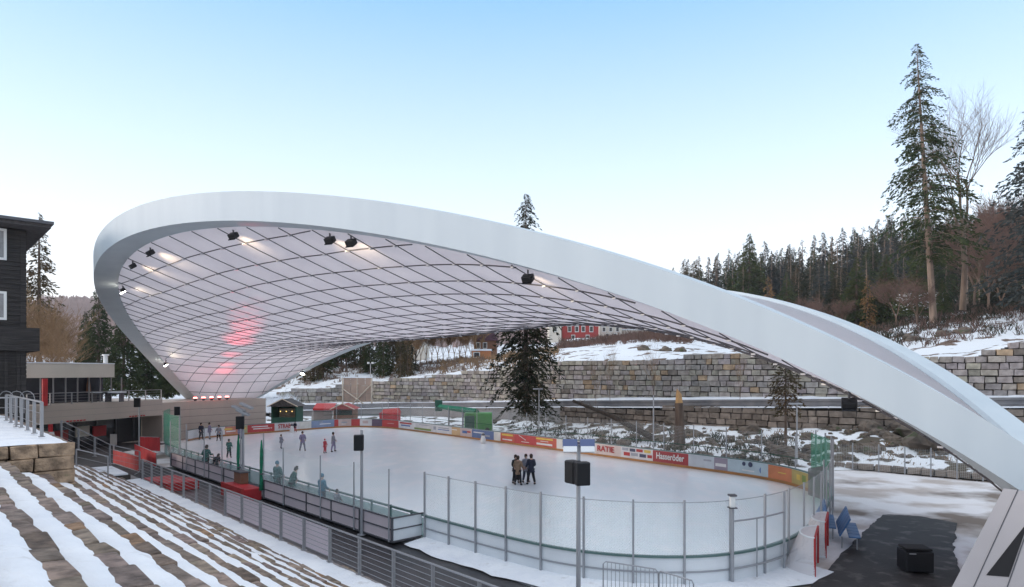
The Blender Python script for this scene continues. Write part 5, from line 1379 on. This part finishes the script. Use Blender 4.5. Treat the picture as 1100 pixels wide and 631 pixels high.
q = UY(398, 108, hill_z(398, 110)); MB().tube([q, q + Vector((0, 0, 3))], .06, 6).build('pole', 'galv', fl)
for dx in (-.35, .35): MB().tube([q + Vector((dx, 0, 2.9)), q + Vector((dx, 0, 3.2))], .2, 8).build('globe', 'window_white', fl)

# ================================================================== RIGHT PLAZA
def GP(u, v): Y = FPX * CAMZ / (v - VH); return UY(u, Y)
_pk = [GP(862, 640), GP(925, 574), GP(948, 553), GP(990, 555), GP(1028, 562), GP(1024, 590), GP(1040, 640)]
_pad = []
for _a, _b in zip(_pk, _pk[1:] + _pk[:1]): _pad += [_a.lerp(_b, t / 24) for t in range(24)]
_pc = sum(_pad, Vector()) / len(_pad)
structure(MB().prism([(q + (q - _pc).normalized() * (.16 * noise.noise(q * 1.3) + .10 * noise.noise(q * 4.3)))[:2] for q in _pad], -.1, .006).build('asphalt_pad', 'pad'))
def blob(name, pts, z, m):
    mb = MB(); mb.q([(p.x, p.y, z) for p in pts]); o = mb.build(name, m); return structure(o)
def hockey_goal(label, pos, ang):
    r = thing('hockey_goal', label, 'goal', pos, ang, 'hockey goals beside the boards')
    Wd, Hg, Dp = 1.83, 1.25, 1.1
    def P(x, y, z): return Matrix.Translation(pos) @ Matrix.Rotation(ang, 4, 'Z') @ Vector((x, y, z))
    for sx in (-1, 1): MB().tube([P(sx * Wd / 2, 0, 0), P(sx * Wd / 2, 0, Hg)], .035, 8).build('goal_post', 'red_plastic', r)
    MB().tube([P(-Wd / 2, 0, Hg), P(Wd / 2, 0, Hg)], .035, 8).build('crossbar', 'red_plastic', r)
    base = [P(Wd / 2 * math.cos(t * PI / 8) * 1.05, Dp * math.sin(t * PI / 8), .03) for t in range(9)]; MB().tube(base, .04, 6).build('base_frame', 'board_white', r)
    top = [P(Wd / 2 * math.cos(t * PI / 8), .5 * math.sin(t * PI / 8), Hg) for t in range(9)]; MB().tube(top, .03, 6).build('top_frame', 'board_white', r)
    mb = MB(); L = 0; uvx = [0]
    for a_, b_ in zip(base, base[1:]): L += (b_ - a_).length; uvx.append(L)
    mid = [p.lerp(q, .5) + Vector((0, 0, -.1)) for p, q in zip(base, top)]
    mb.grid([base, mid, top], [[(x, 0) for x in uvx], [(x, .7) for x in uvx], [(x, 1.4) for x in uvx]])
    c = P(0, 0, Hg); 
    for a_, b_ in zip(top, top[1:]): mb.q([a_, b_, P(0, 0, Hg)], [(0, 0), (.4, 0), (.2, .5)])
    mb.build('goal_net', 'goal_net', r); return r
hockey_goal('nearer hockey goal with frosted white net and red posts', Vector((10.0, 21.4, 0)), R(62) + 0)
hockey_goal('second hockey goal standing behind the nearer one', Vector((11.4, 23.6, 0)), R(62) + 0)
def seat_rack(label, pos, ang, L):
    r = thing('blue_bench', label, 'bench', pos, ang, 'blue benches beside the boards')
    Mx = Matrix.Translation(pos) @ Matrix.Rotation(ang, 4, 'Z')
    def bx(c, s, nm, m, tilt=0):
        mb = MB(); mb.box((0, 0, 0), s); 
        me = mb
        T = Mx @ Matrix.Translation(c) @ Matrix.Rotation(tilt, 4, 'Y'); me.v = [tuple(T @ Vector(v)) for v in me.v]; me.build(nm, m, r, bevel=.015)
    n = 5
    for k in range(n):
        y = -L / 2 + L * (k + .5) / n
        bx((0, y, .78), (.06, L / n - .05, .75), 'backrest', 'blue_seat', R(28)); bx((.32, y, .45), (.4, L / n - .05, .05), 'seat', 'blue_seat')
    for yy in (-L / 2 + .1, L / 2 - .1):
        for xx in (-.1, .4): bx((xx, yy, .22), (.05, .05, .44), 'leg', 'galv')
seat_rack('blue plastic bench row closest to the boards', Vector((12.6, 26.6, 0)), R(-24), 2.6)
seat_rack('blue plastic bench row nearer the asphalt', Vector((12.75, 25.1, 0)), R(-24), 2.6)
tk = thing('black_container', 'low black box container standing on the dark asphalt', 'container', UY(982, 21, 0))
c = UY(983, 21.3); MB().box((c.x, c.y, .38), (.85, .7, .66), R(-8)).build('container_body', 'black', tk, bevel=.04)
MB().box((c.x, c.y, .77), (.8, .65, .08), R(-8)).build('lid', 'black_matt', tk, bevel=.04)
MB().box((c.x - .3, c.y - .37, .66), (.2, .02, .03), R(-8)).build('handle', 'galv', tk)
# chain-link fence at the plaza edge
cf = thing('wire_fence', 'thin wire fence along the kerb wall at the plaza edge', 'fence', UY(960, 42))
fu = list(range(888, 1080, 4)); 
mb = MB(); r0 = [UY(u, table(LK, u) - .35, .1) for u in fu]; r1 = [UY(u, table(LK, u) - .35, 1.7) for u in fu]; L = [0]
for a_, b_ in zip(r0, r0[1:]): L.append(L[-1] + (b_ - a_).length)
mb.grid([r0, r1], [[(x, 0) for x in L], [(x, 1.6) for x in L]]); mb.build('wire_mesh', 'net_fine', cf)
for u in fu[::7]: q = UY(u, table(LK, u) - .35); MB().tube([q, q + Vector((0, 0, 1.8))], .035, 6).build('post', 'galv', cf)
# dark hanging sheet on the right net
sh_ = thing('hanging_sheet', 'grey dark sheet hanging on the fence at the right rink corner', 'sheet', off(i_fr, -.2, .4))
a, b = UY(868, 33.5, 0), UY(885, 32, 0); mb = MB(); L = (b - a).length
mb.grid([[a.lerp(b, t / 6) + Vector((0, .05 * math.sin(t * 2), .2)) for t in range(7)], [a.lerp(b, t / 6) + Vector((0, .05 * math.sin(t * 2), 1.55 + .35 * t / 6)) for t in range(7)]], [[(L * t / 6, 0) for t in range(7)], [(L * t / 6, 1.8) for t in range(7)]]); mb.build('mesh_cloth', 'net_mesh', sh_)
MB().tube([b, b + Vector((0, 0, 2.2))], .04, 6).build('post', 'galv', sh_)
# crowd barrier in front
def barrier(label, a, b, hh=1.05, m='galv', sheet=None):
    a, b = Vector(a), Vector(b); r = thing('crowd_barrier', label, 'barrier', a); z = Vector((0, 0, 1)); 
    MB().tube([a + z * .15, a + z * (hh - .08), a.lerp(b, .05) + z * hh, a.lerp(b, .95) + z * hh, b + z * (hh - .08), b + z * .15, a + z * .15], .02, 6).build('frame', m, r)
    mb = MB(); n = int((b - a).length / .12)
    for k in range(1, n): p = a.lerp(b, k / n); mb.tube([p + z * .15, p + z * hh], .009, 4, False)
    mb.build('bars', m, r)
    d = (b - a).normalized(); nn = Vector((-d.y, d.x, 0))
    for p in (a, b): MB().tube([p - nn * .3 + z * .02, p + z * .15, p + nn * .3 + z * .02], .02, 5).build('foot', m, r)
    if sheet:
        mb = MB(); o = nn * .03; rows = [[], []]
        for k in range(9): p = a.lerp(b, k / 8) + o * (1 + math.sin(k * 2)); rows[0].append(p + z * .2); rows[1].append(p + z * hh)
        mb.grid(rows); mb.build('tarpaulin', sheet, r)
        mb = MB(); rows = [[], []]
        for k in range(9): p = a.lerp(b, k / 8) - o * (1 + math.sin(k * 2)); rows[0].append(p + z * .2); rows[1].append(p + z * hh)
        mb.grid(rows); mb.build('tarpaulin', sheet, r)
    return r
barrier('steel crowd barrier in front of the near boards', UY(648, 18.8), UY(707, 18.0))
barrier('second crowd barrier at the very bottom edge', UY(708, 17.9), UY(745, 17.0))
barrier('long red covered barrier in front of the clubhouse', UY(122, 45.5), UY(150, 41.5), 1.1, 'galv', 'red')
barrier('red covered barrier running back towards the clubhouse', UY(145, 49), UY(168, 43.5), 1.1, 'galv', 'red')
barrier('farthest red covered barrier by the clubhouse glass', UY(150, 52.5), UY(172, 52), 1.3, 'galv', 'red')
rm = thing('red_mat', 'bright red stepped mat seen through the railing', 'steps', UY(175, 39)); 
for k in range(3):
    sbox(MB(), 38.6 + k * 1.5, 40.05 + k * 1.5, 10.5, 12.2, -.02, .45 - k * .1).build('mat_block', 'red_plastic', rm, bevel=.02)
bd = thing('notice_board', 'small grey notice board on a post before the clubhouse', 'sign', UY(122, 46)); q = UY(122.5, 46)
MB().tube([q, q + Vector((0, 0, 1.9))], .04, 6).build('post', 'galv', bd); MB().box((q.x, q.y - .06, 1.75), (.45, .06, .75)).build('board', 'concrete', bd)

# ================================================================== PEOPLE
def skin_mesh(name, verts, edges, radii, material, parent, root=0, sub=1):
    me = bpy.data.meshes.new(name); me.from_pydata([tuple(v) for v in verts], edges, [])
    o = bpy.data.objects.new(name, me); col.objects.link(o)
    sk = o.modifiers.new('skin', 'SKIN'); sk.use_smooth_shade = True
    bpy.context.view_layer.update()
    for i, r_ in enumerate(radii):
        v = me.skin_vertices[0].data[i]; v.radius = (r_, r_) if not isinstance(r_, tuple) else r_; v.use_root = (i == root)
    sb = o.modifiers.new('sub', 'SUBSURF'); sb.levels = sub; sb.render_levels = sub
    bpy.context.view_layer.update()
    m2 = bpy.data.meshes.new_from_object(o.evaluated_get(bpy.context.evaluated_depsgraph_get())); bpy.data.objects.remove(o)
    m2.name = name; m2.materials.clear(); m2.materials.append(M[material])
    p = bpy.data.objects.new(name, m2); col.objects.link(p); p.parent = parent; return p
def cloth(n, c):
    if n not in M: M[n] = mat(n, c, .8, tuple(x * .7 for x in c), 6)
    return n
cloth('c_brown', (.26, .17, .11)); cloth('c_navy', (.020, .024, .045)); cloth('c_green', (.01, .11, .09)); cloth('c_blue', (.04, .20, .32)); cloth('c_black', (.014, .014, .018)); cloth('c_grey', (.28, .28, .32)); cloth('c_red', (.55, .06, .08)); cloth('c_teal', (.02, .13, .12)); cloth('c_jean', (.05, .06, .10)); cloth('h_brown', (.05, .03, .02)); cloth('h_blond', (.30, .20, .10)); cloth('c_violet', (.30, .26, .38))
def person(label, loc, rz, jacket, trousers, hair='h_brown', h=1.72, coat=False, bend=0, step=.10, arms=.12, hat=None, stride=0):
    k = h / 1.75; r = thing('person', label, 'person', loc, rz)
    hip, sh = .92, 1.42; bx = math.sin(bend); bz = math.cos(bend)
    def up(z, x=0, y=0): dz = z - hip; return (x, -dz * bx + y, hip + dz * bz)
    V = []; E = []; RR = []
    def add(v, r_, par=None):
        V.append((v[0] * k, v[1] * k, v[2] * k)); RR.append(r_ * k)
        if par is not None: E.append((par, len(V) - 1))
        return len(V) - 1
    pel = add((0, 0, hip), .13); ch_ = add(up(1.2), .13, pel); nk0 = add(up(1.42), .10, ch_); nk = add(up(1.50), .055, nk0); hd = add(up(1.60), .085, nk); hd2 = add(up(1.68), .088, hd)
    JV = [(0, 0, hip - .05)]
    arms_pts = []; legs = []
    for s in (-1, 1):
        a = add(up(1.40, s * .17), .065, nk0); el = add(up(1.14, s * (.22 + arms * .3), -.02), .045, a); wr = add(up(.95 + arms * .6, s * (.20 + arms * .1), -.10 - arms), .030, el)
        arms_pts.append((V[a], V[el], V[wr])); pm = add(up(.88 + arms * .6, s * (.20 + arms * .1), -.13 - arms), .030, wr)
        for f in range(4): b = add(up(.83 + arms * .6, s * (.20 + arms * .1) + (f - 1.5) * .018, -.15 - arms), .009, pm); add(up((.79, .78, .785, .80)[f] + arms * .6, s * (.20 + arms * .1) + (f - 1.5) * .02, -.135 - arms), .007, b)
        th_ = add(up(.86 + arms * .6, s * (.165 + arms * .1), -.17 - arms), .009, pm)
        hp = add((s * .09, 0, .84), .095, pel); kn = add((s * (.09 + step * .4), -.03 - stride * s, .48), .065, hp); an = add((s * (.09 + step), .02 - stride * s * 1.2, .10), .042, kn); toe = add((s * (.10 + step), -.14 - stride * s * 1.2, .045), .038, an)
        legs.append((V[hp], V[kn], V[an], V[toe]))
    skin_mesh('body', V, E, RR, 'skin', r)
    # jacket
    v2 = [V[pel], V[ch_], V[nk0]]; e2 = [(0, 1), (1, 2)]; r2 = [.185 * k, .19 * k, .155 * k]
    if coat: v2.append((0, 0, .62 * k)); e2.append((0, 3)); r2.append(.21 * k)
    else: v2.append((0, 0, .80 * k)); e2.append((0, 3)); r2.append(.175 * k)
    v2.append(tuple(x * k for x in up(1.50, 0, .01))); e2.append((2, 4)); r2.append(.085 * k)
    for (a, b, c_) in arms_pts:
        n = len(v2); v2 += [a, b, c_]; e2 += [(2, n), (n, n + 1), (n + 1, n + 2)]; r2 += [.10 * k, .078 * k, .058 * k]
    skin_mesh('jacket', v2, e2, r2, jacket, r)
    v3 = [(0, 0, .90 * k)]; e3 = []; r3 = [.14 * k]
    for (a, b, c_, d_) in legs:
        n = len(v3); v3 += [a, b, (c_[0], c_[1], c_[2] + .03 * k)]; e3 += [(0, n), (n, n + 1), (n + 1, n + 2)]; r3 += [.115 * k, .09 * k, .072 * k]
    skin_mesh('trousers', v3, e3, r3, trousers, r)
    for (a, b, c_, d_) in legs:
        skin_mesh('ice_skate', [(c_[0], c_[1] + .04 * k, .13 * k), (c_[0], c_[1], .07 * k), (d_[0], d_[1], .06 * k)], [(0, 1), (1, 2)], [.07 * k, .065 * k, .055 * k], 'c_black', r)
    hp_ = [Vector(up(zz, 0, yy)) * k for zz, yy in ((1.60 if hat else 1.54, .035), (1.645, .022), (1.70, .012), (1.75, .006), (1.782, .004), (1.79, .004))]
    ho = MB().tube(hp_, [x * k for x in ((.075, .098, .100, .080, .042, .008))], 12).build('hair' if not hat else 'hat', hat or hair, r, smooth=True); ho.matrix_parent_inverse = Matrix.Identity(4)
    # face
    for s in (-1, 1):
        p = Vector(up(1.645, s * .032, -.088)) * k; e_ = MB().box(tuple(p), (.02, .012, .012)).build('eye', 'c_black', r); e_.matrix_parent_inverse = Matrix.Identity(4)
    p = Vector(up(1.615, 0, -.10)) * k; n_ = MB().box(tuple(p), (.022, .03, .035)).build('nose', 'skin', r); n_.matrix_parent_inverse = Matrix.Identity(4)
    return r
def G(u, v, z=0): Y = FPX * (CAMZ - z) / (v - VH); return UY(u, Y, z)
person('person in a long brown coat, back to the camera, in the group on the ice', G(556.5, 521.5), R(160), 'c_brown', 'c_black', h=1.68, coat=True)
person('person in a dark navy jacket at the right of the group on the ice', G(570.5, 521), R(200), 'c_navy', 'c_black', h=1.76, stride=.08)
person('person in grey standing between and behind the other two on the ice', G(565, 518.5), R(20), 'c_grey', 'c_jean', h=1.66)
person('person in dark clothes half hidden left of the brown coat on the ice', G(554, 519.5), R(30), 'c_black', 'c_black', h=1.66)
def at_p(u, p, z=0):
    q = (u - 550) / FPX; Y = p / (.729 * q + .684); return Vector((q * Y, Y, z))
person('person in a long dark green coat standing on the walkway behind the netting', at_p(298, 14.2, .12), R(150), 'c_teal', 'c_black', coat=True, hat='c_blue', h=1.78)
person('person in dark green bending forward on the walkway behind the netting', at_p(313, 14.2, .12), R(100), 'c_green', 'c_black', bend=.35, h=1.72)
person('person in a blue jacket standing on the walkway', at_p(346, 14.25, .12), R(140), 'c_blue', 'c_jean', h=1.66, hat='c_blue', coat=True)
person('small child at the walkway boards right of the blue jacket', at_p(362, 14.2, .12), R(150), 'c_grey', 'c_jean', h=1.15)
person('person in a green jacket leaning with arms out at the walkway boards', at_p(221, 14.2, .12), R(170), 'c_green', 'c_black', bend=.15, arms=.3)
person('crouching person in black at the walkway boards right of the green jacket', at_p(231, 14.2, .12), R(60), 'c_black', 'c_black', bend=.6, h=1.45)
person('slim child in dark green standing alone on the ice near the left gate', G(246, 492), R(170), 'c_green', 'c_black', h=1.42, coat=True)
person('dark dressed skater at the far left end of the boards', G(216, 472.5), 1, 'c_navy', 'c_black', h=1.6)
person('violet dressed skater beside the dark one at the far left end', G(225, 472), 2, 'c_violet', 'c_grey', h=1.6)
person('skater in black and white by the white banner at the left end', G(235, 474), 0, 'c_grey', 'c_black', h=1.5, arms=.2)
person('skater in violet grey right of the lamp pole on the ice', G(258, 477), 1, 'c_violet', 'c_jean', h=1.6, stride=.12)
person('grey skater gliding left of the middle on the far ice', G(325, 484.5), .5, 'c_violet', 'c_grey', h=1.6, stride=.15)
person('small pale skater left of the grey skater', G(302, 482), 2.5, 'c_grey', 'c_grey', h=1.2, stride=.08)
person('child in red on the far ice', G(349, 487), 1.2, 'c_red', 'c_red', h=1.15, hat='c_red')
person('grey skater right of the child in red', G(358, 485.5), 2, 'c_grey', 'c_violet', h=1.6, stride=.15)
person('small skater in navy behind a white skating aid', G(317, 464.5), 0, 'c_navy', 'c_red', h=1.15)
def aid(label, loc):
    r = thing('skating_aid', label, 'skating aid', loc, 0)
    MB().tube([loc, loc + Vector((0, 0, .35)), loc + Vector((0, 0, .62)), loc + Vector((0, 0, .72))], [.22, .24, .16, .12], 12).build('aid_body', 'window_white', r, smooth=True)
    MB().tube([loc + Vector((0, 0, .72)), loc + Vector((0, 0, .82)), loc + Vector((0, 0, .93))], [.13, .15, .05], 12).build('aid_head', 'grey_dark', r, smooth=True)
    MB().tube([loc + Vector((-.2, .1, .6)), loc + Vector((-.1, .3, .75)), loc + Vector((.1, .3, .75)), loc + Vector((.2, .1, .6))], .02, 6).build('aid_handle', 'orange', r)
aid('white skating aid on the ice by the far left banners', G(313.5, 464.8)); aid('white skating aid standing alone at the far boards', G(519, 476.5))
